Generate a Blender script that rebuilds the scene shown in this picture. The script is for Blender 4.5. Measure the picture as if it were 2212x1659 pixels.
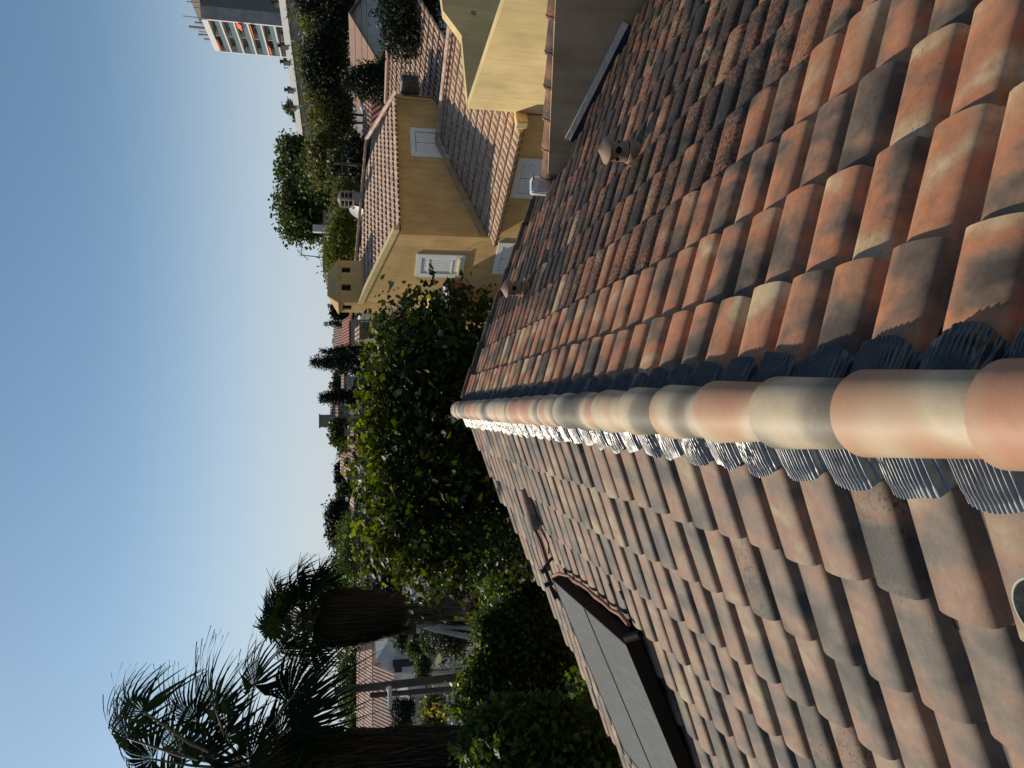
import bpy, math, random
import numpy as np
from mathutils import Vector, Matrix
random.seed(7); RNG = np.random.default_rng(7)
for o in list(bpy.data.objects): bpy.data.objects.remove(o)
SC = bpy.context.scene; COL = SC.collection
# ---------------------------------------------------------------- camera (the phone was held upright, the picture is stored on its side)
FOC = 1600.0                      # focal length in units of a 2212 x 1659 picture
PSI = math.radians(1.9); TILT = math.atan(328/FOC)
CAM = np.array([.012, 0, 1.1])
FW = np.array([math.sin(PSI)*math.cos(TILT), math.cos(PSI)*math.cos(TILT), -math.sin(TILT)])
RT = np.array([math.cos(PSI), -math.sin(PSI), 0.0]); UP = np.cross(RT, FW)
cd = bpy.data.cameras.new('camera'); cam = bpy.data.objects.new('camera', cd); COL.objects.link(cam)
cd.sensor_fit = 'HORIZONTAL'; cd.sensor_width = 36; cd.lens = 36*FOC/2212; cd.clip_start = .05; cd.clip_end = 6000
M = Matrix.Identity(4)
for i in range(3):
    M[i][0] = -UP[i]; M[i][1] = RT[i]; M[i][2] = -FW[i]; M[i][3] = CAM[i]
cam.matrix_world = M; SC.camera = cam
# ---------------------------------------------------------------- sky, sun, exposure
SAZ, SEL = math.radians(-43), math.radians(43)      # azimuth from +Y (minus: to the left), elevation
SUNV = Vector((math.sin(SAZ)*math.cos(SEL), math.cos(SAZ)*math.cos(SEL), math.sin(SEL)))
w = bpy.data.worlds.new('World'); SC.world = w; w.use_nodes = True
nt = w.node_tree; nt.nodes.clear()
sky = nt.nodes.new('ShaderNodeTexSky'); sky.sky_type = 'NISHITA'; sky.sun_disc = False
sky.sun_elevation = SEL; sky.sun_rotation = SAZ; sky.altitude = 60; sky.air_density = 1.0; sky.dust_density = .9; sky.ozone_density = 1.2
bg = nt.nodes.new('ShaderNodeBackground'); bg.inputs[1].default_value = .094
wo = nt.nodes.new('ShaderNodeOutputWorld')
# thin pale haze low in the sky, all round the horizon
tcw = nt.nodes.new('ShaderNodeTexCoord'); sxw = nt.nodes.new('ShaderNodeSeparateXYZ'); nt.links.new(tcw.outputs['Generated'], sxw.inputs[0])
mr0 = nt.nodes.new('ShaderNodeMapRange'); mr0.interpolation_type = 'SMOOTHERSTEP'; mr0.inputs[1].default_value = -.02; mr0.inputs[2].default_value = .34; mr0.inputs[3].default_value = .72; mr0.inputs[4].default_value = 0
nt.links.new(sxw.outputs[2], mr0.inputs[0])
tint = nt.nodes.new('ShaderNodeMix'); tint.data_type = 'RGBA'; tint.blend_type = 'MULTIPLY'; tint.inputs[0].default_value = 1; tint.inputs[7].default_value = (.87, 1.05, 1.08, 1)
hz = nt.nodes.new('ShaderNodeMix'); hz.data_type = 'RGBA'; hz.inputs[7].default_value = (7.3, 7.8, 9.0, 1)
nt.links.new(sky.outputs[0], tint.inputs[6]); nt.links.new(tint.outputs[2], hz.inputs[6]); nt.links.new(mr0.outputs[0], hz.inputs[0])
nt.links.new(hz.outputs[2], bg.inputs[0]); nt.links.new(bg.outputs[0], wo.inputs[0])
ld = bpy.data.lights.new('sun', 'SUN'); ld.energy = 5.0; ld.angle = math.radians(.5); ld.color = (1, .89, .74)
lo = bpy.data.objects.new('sun', ld); COL.objects.link(lo); lo.location = (0, 0, 60)
lo.rotation_euler = SUNV.to_track_quat('Z', 'Y').to_euler()
SC.render.engine = 'CYCLES'
SC.view_settings.view_transform = 'Standard'; SC.view_settings.look = 'None'
SC.view_settings.exposure = -.2; SC.view_settings.gamma = 1; SC.view_settings.use_curve_mapping = False
try: SC.cycles.max_bounces = 6; SC.cycles.transparent_max_bounces = 8
except Exception: pass
# ---------------------------------------------------------------- measuring helpers
def ray(X, Y): return FW + (829.5-Y)/FOC*RT - (X-1106)/FOC*UP
def P(X, Y, z): return CAM + ray(X, Y)*z                                  # a point at depth z
def PZ(X, Y, Z): r = ray(X, Y); return CAM + r*((Z-CAM[2])/r[2])          # on the level Z
def PP(X, Y, p, n):
    r = ray(X, Y); n = np.array(n, float); return CAM + r*(np.dot(np.array(p)-CAM, n)/np.dot(r, n))
def nrm(v): v = np.array(v, float); return v/np.linalg.norm(v)
def sm(a, b, x): t = min(1, max(0, (x-a)/(b-a))); return t*t*(3-2*t)
def ground(x, y):
    return -6.2 - 4.6*sm(25, 80, y)*sm(4, -22, x) + 6.6*sm(105, 240, y) + .5*math.sin(x*.05)*sm(20, 60, y)
# ---------------------------------------------------------------- materials
def mat(name): m = bpy.data.materials.new(name); m.use_nodes = True; return m, m.node_tree, m.node_tree.nodes['Principled BSDF']
def N(nt, t, **k):
    n = nt.nodes.new('ShaderNode'+t)
    for a, b in k.items():
        if hasattr(n, a): setattr(n, a, b)
        else: n.inputs[a].default_value = b
    return n
def ramp(nt, stops, src, interp='LINEAR'):
    r = nt.nodes.new('ShaderNodeValToRGB'); r.color_ramp.interpolation = interp
    e = r.color_ramp.elements
    while len(e) < len(stops): e.new(.5)
    for q, (p, c) in zip(e, stops): q.position = p; q.color = (*c, 1) if len(c) == 3 else c
    nt.links.new(src, r.inputs[0]); return r
def mixc(nt, a, b, f, mode='MIX'):
    m = nt.nodes.new('ShaderNodeMix'); m.data_type = 'RGBA'; m.blend_type = mode
    for s, v in ((6, a), (7, b), (0, f)):
        if hasattr(v, 'is_output'): nt.links.new(v, m.inputs[s])
        else: m.inputs[s].default_value = (*v, 1) if isinstance(v, tuple) else v
    return m.outputs[2]
def mth(nt, op, a, b=0.0, c=None):
    m = nt.nodes.new('ShaderNodeMath'); m.operation = op
    for s, v in enumerate((a, b) if c is None else (a, b, c)):
        if hasattr(v, 'is_output'): nt.links.new(v, m.inputs[s])
        else: m.inputs[s].default_value = v
    return m.outputs[0]
def bump(nt, h, bsdf, strength=.3, dist=.01):
    b = N(nt, 'Bump'); b.inputs['Strength'].default_value = strength; b.inputs['Distance'].default_value = dist
    nt.links.new(h, b.inputs['Height']); nt.links.new(b.outputs[0], bsdf.inputs['Normal'])
def basic(name, col, rough=.7, var=.25, scale=6, metal=0, bmp=.2, bdist=.004, detail=6, spec=.3, scale2=None, streak=0):
    m, nt, b = mat(name)
    tc = N(nt, 'TexCoord'); n1 = N(nt, 'TexNoise', Scale=scale, Detail=detail, Roughness=.62)
    nt.links.new(tc.outputs['Object'], n1.inputs['Vector'])
    lo_ = tuple(c*(1-var) for c in col); hi_ = tuple(min(1, c*(1+var)) for c in col)
    r = ramp(nt, [(.3, lo_), (.7, hi_)], n1.outputs[0]); out = r.outputs[0]
    if scale2:
        n2 = N(nt, 'TexNoise', Scale=scale2, Detail=4, Roughness=.6); nt.links.new(tc.outputs['Object'], n2.inputs['Vector'])
        r2 = ramp(nt, [(.35, (.78,)*3), (.65, (1.12,)*3)], n2.outputs[0]); out = mixc(nt, out, r2.outputs[0], 1.0, 'MULTIPLY')
    if streak:
        mp = N(nt, 'Mapping'); mp.inputs['Scale'].default_value = (5, 5, .45); nt.links.new(tc.outputs['Object'], mp.inputs[0])
        n3 = N(nt, 'TexNoise', Scale=1.3, Detail=7, Roughness=.65, Distortion=.4); nt.links.new(mp.outputs[0], n3.inputs['Vector'])
        r3 = ramp(nt, [(.32, (.72, .68, .62)), (.55, (1, 1, 1)), (.8, (1.08,)*3)], n3.outputs[0]); out = mixc(nt, out, r3.outputs[0], streak, 'MULTIPLY')
    nt.links.new(out, b.inputs['Base Color'])
    b.inputs['Roughness'].default_value = rough; b.inputs['Metallic'].default_value = metal; b.inputs['Specular IOR Level'].default_value = spec
    if bmp: bump(nt, n1.outputs[0], b, bmp, bdist)
    return m
def tile_mat(name, stops, age_on=1.0, dark=(.022, .02, .018), rough=.66, bias=.16, mott=.7, fine=.12, us=.4, vs=1.2, det=2.5):
    m, nt, b = mat(name); L = nt.links.new
    at = N(nt, 'Attribute', attribute_name='tcol'); sp = N(nt, 'SeparateColor'); L(at.outputs['Color'], sp.inputs[0])
    uv = N(nt, 'UVMap'); su = N(nt, 'SeparateXYZ'); L(uv.outputs[0], su.inputs[0]); tc = N(nt, 'TexCoord')
    cx = N(nt, 'CombineXYZ'); L(mth(nt, 'MULTIPLY_ADD', sp.outputs[0], 41.0, mth(nt, 'MULTIPLY', su.outputs[0], us)), cx.inputs[0])
    L(mth(nt, 'MULTIPLY_ADD', sp.outputs[1], 57.0, mth(nt, 'MULTIPLY', su.outputs[1], vs)), cx.inputs[1]); L(mth(nt, 'MULTIPLY', sp.outputs[2], 23.0), cx.inputs[2])
    n1 = N(nt, 'TexNoise', Scale=1.25, Detail=det, Roughness=.5, Distortion=.3); L(cx.outputs[0], n1.inputs['Vector'])
    n2 = N(nt, 'TexNoise', Scale=26, Detail=7, Roughness=.7); L(tc.outputs['Object'], n2.inputs['Vector'])
    f = mth(nt, 'ADD', n1.outputs[0], mth(nt, 'MULTIPLY', mth(nt, 'SUBTRACT', sp.outputs[2], .5), bias))
    f = mth(nt, 'ADD', f, mth(nt, 'MULTIPLY', mth(nt, 'SUBTRACT', n2.outputs[0], .5), fine))
    c = ramp(nt, stops, f).outputs[0]
    # fine mottling and pale scratches
    g = ramp(nt, [(.3, (.72,)*3), (.72, (1.18,)*3)], n2.outputs[0]).outputs[0]; c = mixc(nt, c, g, mott, 'MULTIPLY')
    mp = N(nt, 'Mapping'); mp.inputs['Scale'].default_value = (16, 60, 16); mp.inputs['Rotation'].default_value = (0, 0, .6); L(tc.outputs['Object'], mp.inputs[0])
    n3 = N(nt, 'TexNoise', Scale=1.6, Detail=6, Roughness=.75, Distortion=.8); L(mp.outputs[0], n3.inputs['Vector'])
    n4 = N(nt, 'TexNoise', Scale=3.2, Detail=2); L(tc.outputs['Object'], n4.inputs['Vector'])
    s = mth(nt, 'MULTIPLY', ramp(nt, [(.58, (0,)*3), (.76, (1,)*3)], n3.outputs[0]).outputs[0], ramp(nt, [(.45, (0,)*3), (.68, (1,)*3)], n4.outputs[0]).outputs[0])
    c = mixc(nt, c, (.50, .43, .37), mth(nt, 'MULTIPLY', s, .5))
    # lichen and soot spots on old tiles (the fourth number of the attribute is the tile's age)
    n5 = N(nt, 'TexNoise', Scale=62, Detail=5, Roughness=.75); L(tc.outputs['Object'], n5.inputs['Vector'])
    n6 = N(nt, 'TexNoise', Scale=5, Detail=3); L(tc.outputs['Object'], n6.inputs['Vector'])
    thr = mth(nt, 'ADD', mth(nt, 'MULTIPLY', at.outputs['Alpha'], .24*age_on), mth(nt, 'MULTIPLY', n6.outputs[0], .22))
    k = mth(nt, 'MULTIPLY', mth(nt, 'SUBTRACT', mth(nt, 'ADD', n5.outputs[0], thr), .78), 9.0); k = mth(nt, 'MINIMUM', mth(nt, 'MAXIMUM', k, 0.0), .9)
    c = mixc(nt, c, (.45, .42, .38), mth(nt, 'MULTIPLY', at.outputs['Alpha'], .8*min(1, age_on)), 'MULTIPLY'); c = mixc(nt, c, dark, k)
    L(c, b.inputs['Base Color']); b.inputs['Roughness'].default_value = rough; b.inputs['Specular IOR Level'].default_value = .32
    bump(nt, mth(nt, 'ADD', n2.outputs[0], mth(nt, 'MULTIPLY', n5.outputs[0], .5)), b, .35, .0025)
    return m
def leaf_mat(name, c1, c2, trans=.35, tcol=None, rough=.45, c3=None, spec=.35):
    m, nt, b = mat(name); L = nt.links.new
    at = N(nt, 'Attribute', attribute_name='tcol'); sp = N(nt, 'SeparateColor'); L(at.outputs['Color'], sp.inputs[0])
    stops = [(0, c1), (.85, c2)] + ([(1, c3)] if c3 else [])
    c = ramp(nt, stops, sp.outputs[0]).outputs[0]
    L(c, b.inputs['Base Color']); b.inputs['Roughness'].default_value = rough; b.inputs['Specular IOR Level'].default_value = spec
    tr = N(nt, 'BsdfTranslucent'); tcl = mixc(nt, c, tcol or (1.6, 1.7, .5), 1.0, 'MULTIPLY'); L(tcl, tr.inputs[0])
    mx = N(nt, 'MixShader'); mx.inputs[0].default_value = trans; L(b.outputs[0], mx.inputs[1]); L(tr.outputs[0], mx.inputs[2])
    L(mx.outputs[0], nt.nodes['Material Output'].inputs[0]); return m
TERRA = [(.33, (0.087, 0.067, 0.051)), (.42, (0.184, 0.126, 0.086)), (.48, (0.331, 0.168, 0.096)), (.545, (0.460, 0.189, 0.092)), (.62, (0.442, 0.244, 0.136)), (.72, (0.570, 0.420, 0.240))]
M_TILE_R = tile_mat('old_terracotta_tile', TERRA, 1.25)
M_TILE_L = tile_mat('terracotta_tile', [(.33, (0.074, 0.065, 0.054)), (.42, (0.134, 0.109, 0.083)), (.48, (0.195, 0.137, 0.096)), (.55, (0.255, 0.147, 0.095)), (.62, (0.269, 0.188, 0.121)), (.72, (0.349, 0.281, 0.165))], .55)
M_CAP = tile_mat('ridge_terracotta', [(.36, (0.147, 0.126, 0.093)), (.44, (0.248, 0.211, 0.153)), (.50, (0.460, 0.378, 0.255)), (.56, (0.552, 0.441, 0.289)), (.60, (0.478, 0.297, 0.178)), (.66, (0.460, 0.234, 0.136))], 0.0, bias=.34, rough=.55, mott=.3, fine=.03, us=.3, vs=.95, det=.6)
M_TILE_Y = tile_mat('pale_terracotta_tile', [(.3, (.38, .24, .17)), (.5, (.52, .35, .25)), (.7, (.62, .47, .34))], 0.0)
M_MORTAR = basic('dark_mortar', (.05, .045, .042), .9, .5, 14, bmp=.6, bdist=.02)
M_DARK = basic('roof_underlay', (.018, .017, .016), .9, .3, 10)
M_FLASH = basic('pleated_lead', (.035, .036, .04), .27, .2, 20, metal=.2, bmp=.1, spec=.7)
M_FLASHL = basic('pleated_lead_sunny', (.17, .17, .17), .36, .3, 20, metal=.6, bmp=.2, spec=.6)  # lit copy of the same lead: sunlight is put into the paler colour
M_FLASHB = basic('bright_aluminium_tape', (.34, .34, .33), .42, .3, 30, metal=.9, bmp=.9, bdist=.02)
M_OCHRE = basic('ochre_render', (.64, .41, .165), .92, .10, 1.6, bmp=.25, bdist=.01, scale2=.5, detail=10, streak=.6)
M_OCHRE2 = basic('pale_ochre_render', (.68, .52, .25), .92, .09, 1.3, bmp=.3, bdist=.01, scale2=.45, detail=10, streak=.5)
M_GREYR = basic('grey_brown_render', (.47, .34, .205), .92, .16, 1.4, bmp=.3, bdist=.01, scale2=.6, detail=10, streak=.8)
M_WHITE = basic('white_paint', (.72, .71, .68), .6, .05, 4, bmp=.05)
M_WHITER = basic('white_render', (.62, .62, .60), .9, .07, 1, bmp=.2, scale2=.3, streak=.4)
M_GREY = basic('grey_concrete', (.36, .35, .33), .9, .12, 2, bmp=.2, scale2=.4)
M_STONE = basic('weathered_stone', (.22, .19, .16), .9, .3, 1.5, bmp=.3)
M_STONEL = basic('aged_cement', (.27, .25, .22), .9, .2, 5, bmp=.3)
M_BAR = basic('chalky_metal_bar', (.60, .55, .46), .7, .12, 12, bmp=.2)
M_CHIM = basic('brown_brick', (.13, .085, .075), .9, .25, 6, bmp=.2)
M_BLACK = basic('black_metal', (.02, .02, .022), .5, .2, 8, bmp=0)
M_BROWN = basic('brown_metal', (.012, .008, .006), .6, .15, 8, bmp=0, spec=.12)
M_STEEL = basic('galvanised_steel', (.45, .45, .46), .4, .15, 12, metal=.8, bmp=.05)
M_WOOD = basic('weathered_pole_wood', (.10, .075, .06), .9, .35, 9, bmp=.4, bdist=.01)
M_BARK = basic('bark', (.09, .07, .055), .95, .4, 12, bmp=.8, bdist=.02)
M_GLASS = basic('dark_window_glass', (.03, .035, .04), .12, .1, 2, bmp=0, spec=.6)
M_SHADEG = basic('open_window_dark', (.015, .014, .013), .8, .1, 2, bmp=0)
M_RED = basic('red_painted_metal', (.20, .05, .035), .6, .2, 6, bmp=.1)
M_ORANGE = basic('orange_awning', (.75, .14, .05), .8, .05, 6, bmp=.05)
M_CARW = basic('white_car_paint', (.68, .70, .72), .25, .03, 2, bmp=0, spec=.5)
M_CARY = basic('yellow_van_paint', (.62, .50, .22), .3, .04, 2, bmp=0, spec=.5)
M_TYRE = basic('tyre_rubber', (.02, .02, .02), .85, .1, 8)
M_ROAD = basic('road_asphalt', (.10, .10, .10), .9, .15, 3, bmp=.2)
M_SOIL = basic('dry_grass_soil', (.10, .085, .05), .95, .4, .35, bmp=.4, bdist=.05, scale2=3)
M_COPPER = basic('pipe_insulation', (.30, .14, .10), .7, .3, 20, bmp=.6, bdist=.01)
M_FLOWER = basic('oleander_pink', (.6, .25, .3), .7, .1, 3)
def stripes(name, c1, c2, scale, axis=0):
    m, nt, b = mat(name); L = nt.links.new; tc = N(nt, 'TexCoord'); sx = N(nt, 'SeparateXYZ'); L(tc.outputs['UV'], sx.inputs[0])
    s = mth(nt, 'SINE', mth(nt, 'MULTIPLY', sx.outputs[0], scale)); s2 = mth(nt, 'FRACT', mth(nt, 'MULTIPLY', sx.outputs[1], 3.0))
    n1 = N(nt, 'TexNoise', Scale=1.2, Detail=8, Roughness=.7); L(tc.outputs['Object'], n1.inputs['Vector'])
    f = mth(nt, 'ADD', mth(nt, 'MULTIPLY', s, .3), n1.outputs[0])
    L(ramp(nt, [(.3, c1), (.7, c2)], f).outputs[0], b.inputs['Base Color']); b.inputs['Roughness'].default_value = .85
    bump(nt, mth(nt, 'ADD', s, mth(nt, 'MULTIPLY', s2, .6)), b, .9, .05); return m
M_ROOF_RED = stripes('red_tiled_roof', (.18, .06, .04), (.46, .17, .11), 18)
M_ROOF_BRN = stripes('brown_tiled_roof', (.14, .085, .065), (.40, .24, .17), 16)
M_ROOF_PAL = stripes('pale_tiled_roof', (.20, .11, .08), (.62, .40, .30), 14)
def solar_mat():
    m, nt, b = mat('solar_glass'); L = nt.links.new; tc = N(nt, 'TexCoord')
    mp = N(nt, 'Mapping'); mp.inputs['Scale'].default_value = (1.2, 14, 1); L(tc.outputs['UV'], mp.inputs[0])
    n1 = N(nt, 'TexNoise', Scale=3, Detail=6, Roughness=.6, Distortion=.4); L(mp.outputs[0], n1.inputs['Vector'])
    n2 = N(nt, 'TexNoise', Scale=90, Detail=3); L(tc.outputs['Object'], n2.inputs['Vector'])
    f = mth(nt, 'ADD', mth(nt, 'MULTIPLY', n1.outputs[0], .7), mth(nt, 'MULTIPLY', n2.outputs[0], .3))
    L(ramp(nt, [(.35, (.03, .034, .034)), (.72, (.10, .105, .103))], f).outputs[0], b.inputs['Base Color'])
    b.inputs['Roughness'].default_value = .5; b.inputs['Specular IOR Level'].default_value = .5
    b.inputs['Specular IOR Level'].default_value = .22
    return m
M_SOLAR = solar_mat()
M_TOWERG = basic('dark_grey_render', (.16, .165, .175), .85, .06, 1, bmp=.1)
M_TINT = basic('green_balcony_glass', (.10, .15, .15), .25, .2, 2, bmp=0, spec=.6)
M_SKYL = basic('pale_skylight_glass', (.42, .46, .52), .25, .1, 3, bmp=0, spec=.6)
M_STALK = basic('palm_leaf_stalk', (.14, .10, .06), .55, .3, 9, bmp=.1)
# foliage
F_MUL = leaf_mat('mulberry_leaf', (.009, .019, .005), (.036, .052, .008), .30, (2.6, 2.5, .4), .5, (.16, .15, .015), spec=.2)
F_SUNLIT = leaf_mat('sunlit_mulberry_leaf', (.05, .075, .008), (.15, .165, .016), .5, (1.9, 1.9, .3), .5, spec=.2)  # brighter copy of the mulberry leaf, sunlight put into its colour
F_DARK = leaf_mat('dark_evergreen_leaf', (.007, .012, .006), (.022, .034, .013), .12, rough=.6)
F_BUSH = leaf_mat('bush_leaf', (.016, .030, .006), (.085, .12, .022), .45, (2.2, 2.2, .5), .45, spec=.3)
F_MID = leaf_mat('mid_green_leaf', (.022, .038, .012), (.075, .10, .03), .32, rough=.5)
F_OLIVE = leaf_mat('olive_green_leaf', (.05, .055, .018), (.19, .18, .065), .34, rough=.5)
F_GREY = leaf_mat('grey_green_leaf', (.022, .029, .018), (.065, .075, .045), .2, rough=.6)
F_BRIGHT = leaf_mat('bright_green_leaf', (.03, .06, .010), (.09, .13, .022), .35, rough=.5)
F_BAMBOO = leaf_mat('bamboo_leaf', (.045, .065, .010), (.16, .17, .028), .35, rough=.5)
F_YEL = leaf_mat('yellow_leaf', (.15, .14, .02), (.45, .36, .03), .4)
F_BRN = leaf_mat('dry_brown_leaf', (.05, .032, .022), (.14, .085, .055), .15, (1.2, 1, .7), .8)
F_PALM = leaf_mat('palm_leaf', (.008, .014, .007), (.026, .036, .014), .15, rough=.8, spec=0)
F_THATCH = leaf_mat('dead_palm_thatch', (.022, .017, .012), (.085, .064, .045), .12, (1.2, 1, .7), .9, spec=.05)
# ---------------------------------------------------------------- mesh helpers
def link(o, parent=None):
    COL.objects.link(o)
    if parent is not None: o.parent = parent
    return o
def wloc(o):
    v = np.zeros(3)
    while o is not None: v = v+np.array(o.location); o = o.parent
    return v
def mesh(name, V, F, m, parent=None, smooth=False, tcol=None, uv=None, sharp=None):
    """V (n,3); F list of index tuples or an (m,k) array; per-vertex tcol / uv. World coordinates; parents sit at the origin or are offset."""
    V = np.asarray(V, float)
    if parent is not None: V = V - wloc(parent)
    me = bpy.data.meshes.new(name)
    if isinstance(F, np.ndarray):
        nf, k = F.shape
        me.vertices.add(len(V)); me.vertices.foreach_set('co', V.astype(np.float32).ravel())
        me.loops.add(nf*k); me.loops.foreach_set('vertex_index', F.astype(np.int32).ravel())
        me.polygons.add(nf); me.polygons.foreach_set('loop_start', np.arange(0, nf*k, k, dtype=np.int32))
        me.update(calc_edges=True)
    else: me.from_pydata(V.tolist(), [], [tuple(map(int, f)) for f in F])
    if smooth: me.polygons.foreach_set('use_smooth', np.ones(len(me.polygons), bool))
    if tcol is not None:
        a = me.color_attributes.new('tcol', 'FLOAT_COLOR', 'POINT'); a.data.foreach_set('color', np.asarray(tcol, np.float32).ravel())
    if uv is not None:
        l = me.uv_layers.new(name='UVMap'); vi = np.empty(len(me.loops), np.int32); me.loops.foreach_get('vertex_index', vi)
        l.data.foreach_set('uv', np.asarray(uv, np.float32)[vi].ravel())
    me.materials.append(m); me.validate(); me.update()
    if sharp: me.set_sharp_from_angle(angle=math.radians(sharp))
    return link(bpy.data.objects.new(name, me), parent)
def thing(name, label, cat, loc, group=None):
    o = bpy.data.objects.new(name, None); COL.objects.link(o); o.location = tuple(map(float, loc)); o.empty_display_size = .3
    o['label'] = label; o['category'] = cat
    if group: o['group'] = group
    return o
def tag(o, label, cat, group=None):
    o['label'] = label; o['category'] = cat
    if group: o['group'] = group
    return o
class MB:
    def __init__(s): s.v = []; s.f = []; s.uv = []
    def add(s, V, F, uv=None):
        k = len(s.v); s.v += [tuple(map(float, q)) for q in V]; s.f += [tuple(i+k for i in f) for f in F]
        s.uv += list(uv) if uv is not None else [(0, 0)]*len(V); return s
    def box(s, c, d, ax=None):
        ax = ax or (np.array([1, 0, 0]), np.array([0, 1, 0]), np.array([0, 0, 1])); c = np.array(c, float); V = []
        for i in (-1, 1):
            for j in (-1, 1):
                for k in (-1, 1): V.append(c + ax[0]*d[0]/2*i + ax[1]*d[1]/2*j + ax[2]*d[2]/2*k)
        return s.add(V, [(0, 1, 3, 2), (4, 6, 7, 5), (0, 4, 5, 1), (2, 3, 7, 6), (0, 2, 6, 4), (1, 5, 7, 3)])
    def prism(s, poly, ext):
        poly = [np.array(p, float) for p in poly]; n = len(poly); e = np.array(ext, float)
        V = poly+[p+e for p in poly]
        return s.add(V, [tuple(range(n)), tuple(range(2*n-1, n-1, -1))]+[(i, i+n, (i+1) % n+n, (i+1) % n) for i in range(n)])
    def tube(s, pts, r, n=8, cap=True):
        pts = [np.array(p, float) for p in pts]; rs = r if hasattr(r, '__len__') else [r]*len(pts); V = []
        for i, p in enumerate(pts):
            d = nrm(pts[min(i+1, len(pts)-1)]-pts[max(i-1, 0)]); u = np.cross(d, [0, 0, 1.0])
            if np.linalg.norm(u) < .1: u = np.cross(d, [1.0, 0, 0])
            u = nrm(u); v = np.cross(d, u)
            for k in range(n): a = 2*math.pi*k/n; V.append(p+(u*math.cos(a)+v*math.sin(a))*rs[i])
        F = [(i*n+k, i*n+(k+1) % n, (i+1)*n+(k+1) % n, (i+1)*n+k) for i in range(len(pts)-1) for k in range(n)]
        if cap: F += [tuple(range(n-1, -1, -1)), tuple(range((len(pts)-1)*n, len(pts)*n))]
        return s.add(V, F)
    def quad(s, a, b, c, d, uvs=None): return s.add([a, b, c, d], [(0, 1, 2, 3)], uvs)
    def obj(s, name, m, parent=None, smooth=False, bevel=0):
        o = mesh(name, s.v, s.f, m, parent, smooth, uv=s.uv, sharp=45 if smooth else None)
        if bevel:
            b = o.modifiers.new('bevel', 'BEVEL'); b.width = bevel; b.segments = 2; b.limit_method = 'ANGLE'
        return o
# ---------------------------------------------------------------- curved clay tiles
PROF = [(-.50, .0), (-.45, .0), (-.44, .10), (-.43, .40), (-.412, .62), (-.37, .78), (-.295, .90), (-.19, .968), (-.06, 1), (.07, .988), (.15, .960), (.22, .912), (.275, .845), (.318, .75), (.346, .61), (.362, .40), (.371, .19), (.405, .15), (.412, .0), (.5, .0)]
def tile_field(name, org, S, T, Nn, cells, pitch, row, hgt, m, parent, age=None, over=1.12, lift=.027, jit=1.0, prof=PROF, nv=4, lip=.014, seed=1):
    """cells: list of (s, t) of each tile's lower end centre, metres along S and down T; crest plane passes through org."""
    rg = np.random.default_rng(seed); S, T, Nn = nrm(S), nrm(T), nrm(Nn); org = np.array(org, float)
    pr = np.array(prof); nu = len(pr); L = row*over
    tt = np.linspace(0, 1, nv); base = []; uvb = []
    for t in tt:
        wsc = .90+.12*t
        for (s, h) in pr:
            ss = s*(wsc if abs(s) < .45 else 1)
            base.append((ss*pitch, (t-1)*L, h*hgt*(.94+.06*t)-hgt+lift*t-lift)); uvb.append((s+.5, t*over))
    k0 = len(base)
    for (s, h) in pr:                      # lower lip, a face of its own
        ss = s*(1.02 if abs(s) < .45 else 1)
        base.append((ss*pitch, 0, h*hgt-hgt)); uvb.append((s+.5, over))
    for (s, h) in pr:
        ss = s*(.97 if abs(s) < .45 else 1)
        base.append((ss*pitch, .001, h*hgt*(.86)-hgt-lip*.6)); uvb.append((s+.5, over+.03))
    base = np.array(base); uvb = np.array(uvb); nb = len(base)
    F = [(j*nu+i, j*nu+i+1, (j+1)*nu+i+1, (j+1)*nu+i) for j in range(nv-1) for i in range(nu-1)]+[(k0+i, k0+i+1, k0+nu+i+1, k0+nu+i) for i in range(nu-1)]
    F = np.array(F); cells = np.array(cells, float); n = len(cells)
    ang = rg.normal(0, .008*jit, n); ds = rg.normal(0, .0025*jit, n); dt = rg.normal(0, .0045*jit, n); dn = rg.normal(0, .0022*jit, n); dr = rg.normal(0, .02*jit, n)
    lt = rg.normal(0, .006*jit, n)
    b = base[None].repeat(n, 0)
    s = b[:, :, 0]*np.cos(ang)[:, None]-b[:, :, 1]*np.sin(ang)[:, None]+ds[:, None]; t = b[:, :, 0]*np.sin(ang)[:, None]+b[:, :, 1]*np.cos(ang)[:, None]+dt[:, None]
    h = b[:, :, 2]+dn[:, None]+dr[:, None]*b[:, :, 0]-lt[:, None]*b[:, :, 1]
    s = s+cells[:, 0, None]; t = t+cells[:, 1, None]
    V = org+s[..., None]*S+t[..., None]*T+h[..., None]*Nn
    FF = (F[None]+(np.arange(n)*nb)[:, None, None]).reshape(-1, 4)
    if np.dot(np.cross(S, T), Nn) < 0: FF = FF[:, ::-1]
    c = rg.random((n, 4)); cl = np.array([(org+S*a+T*bb) for a, bb in cells])
    c[:, 3] = 0 if age is None else np.clip([age(p, rg) for p in cl], 0, 1)
    tc = np.repeat(c, nb, 0); uv = np.tile(uvb, (n, 1))
    o = mesh(name, V.reshape(-1, 3), FF, m, parent, True, tc, uv); o.data.validate(); return o
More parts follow.
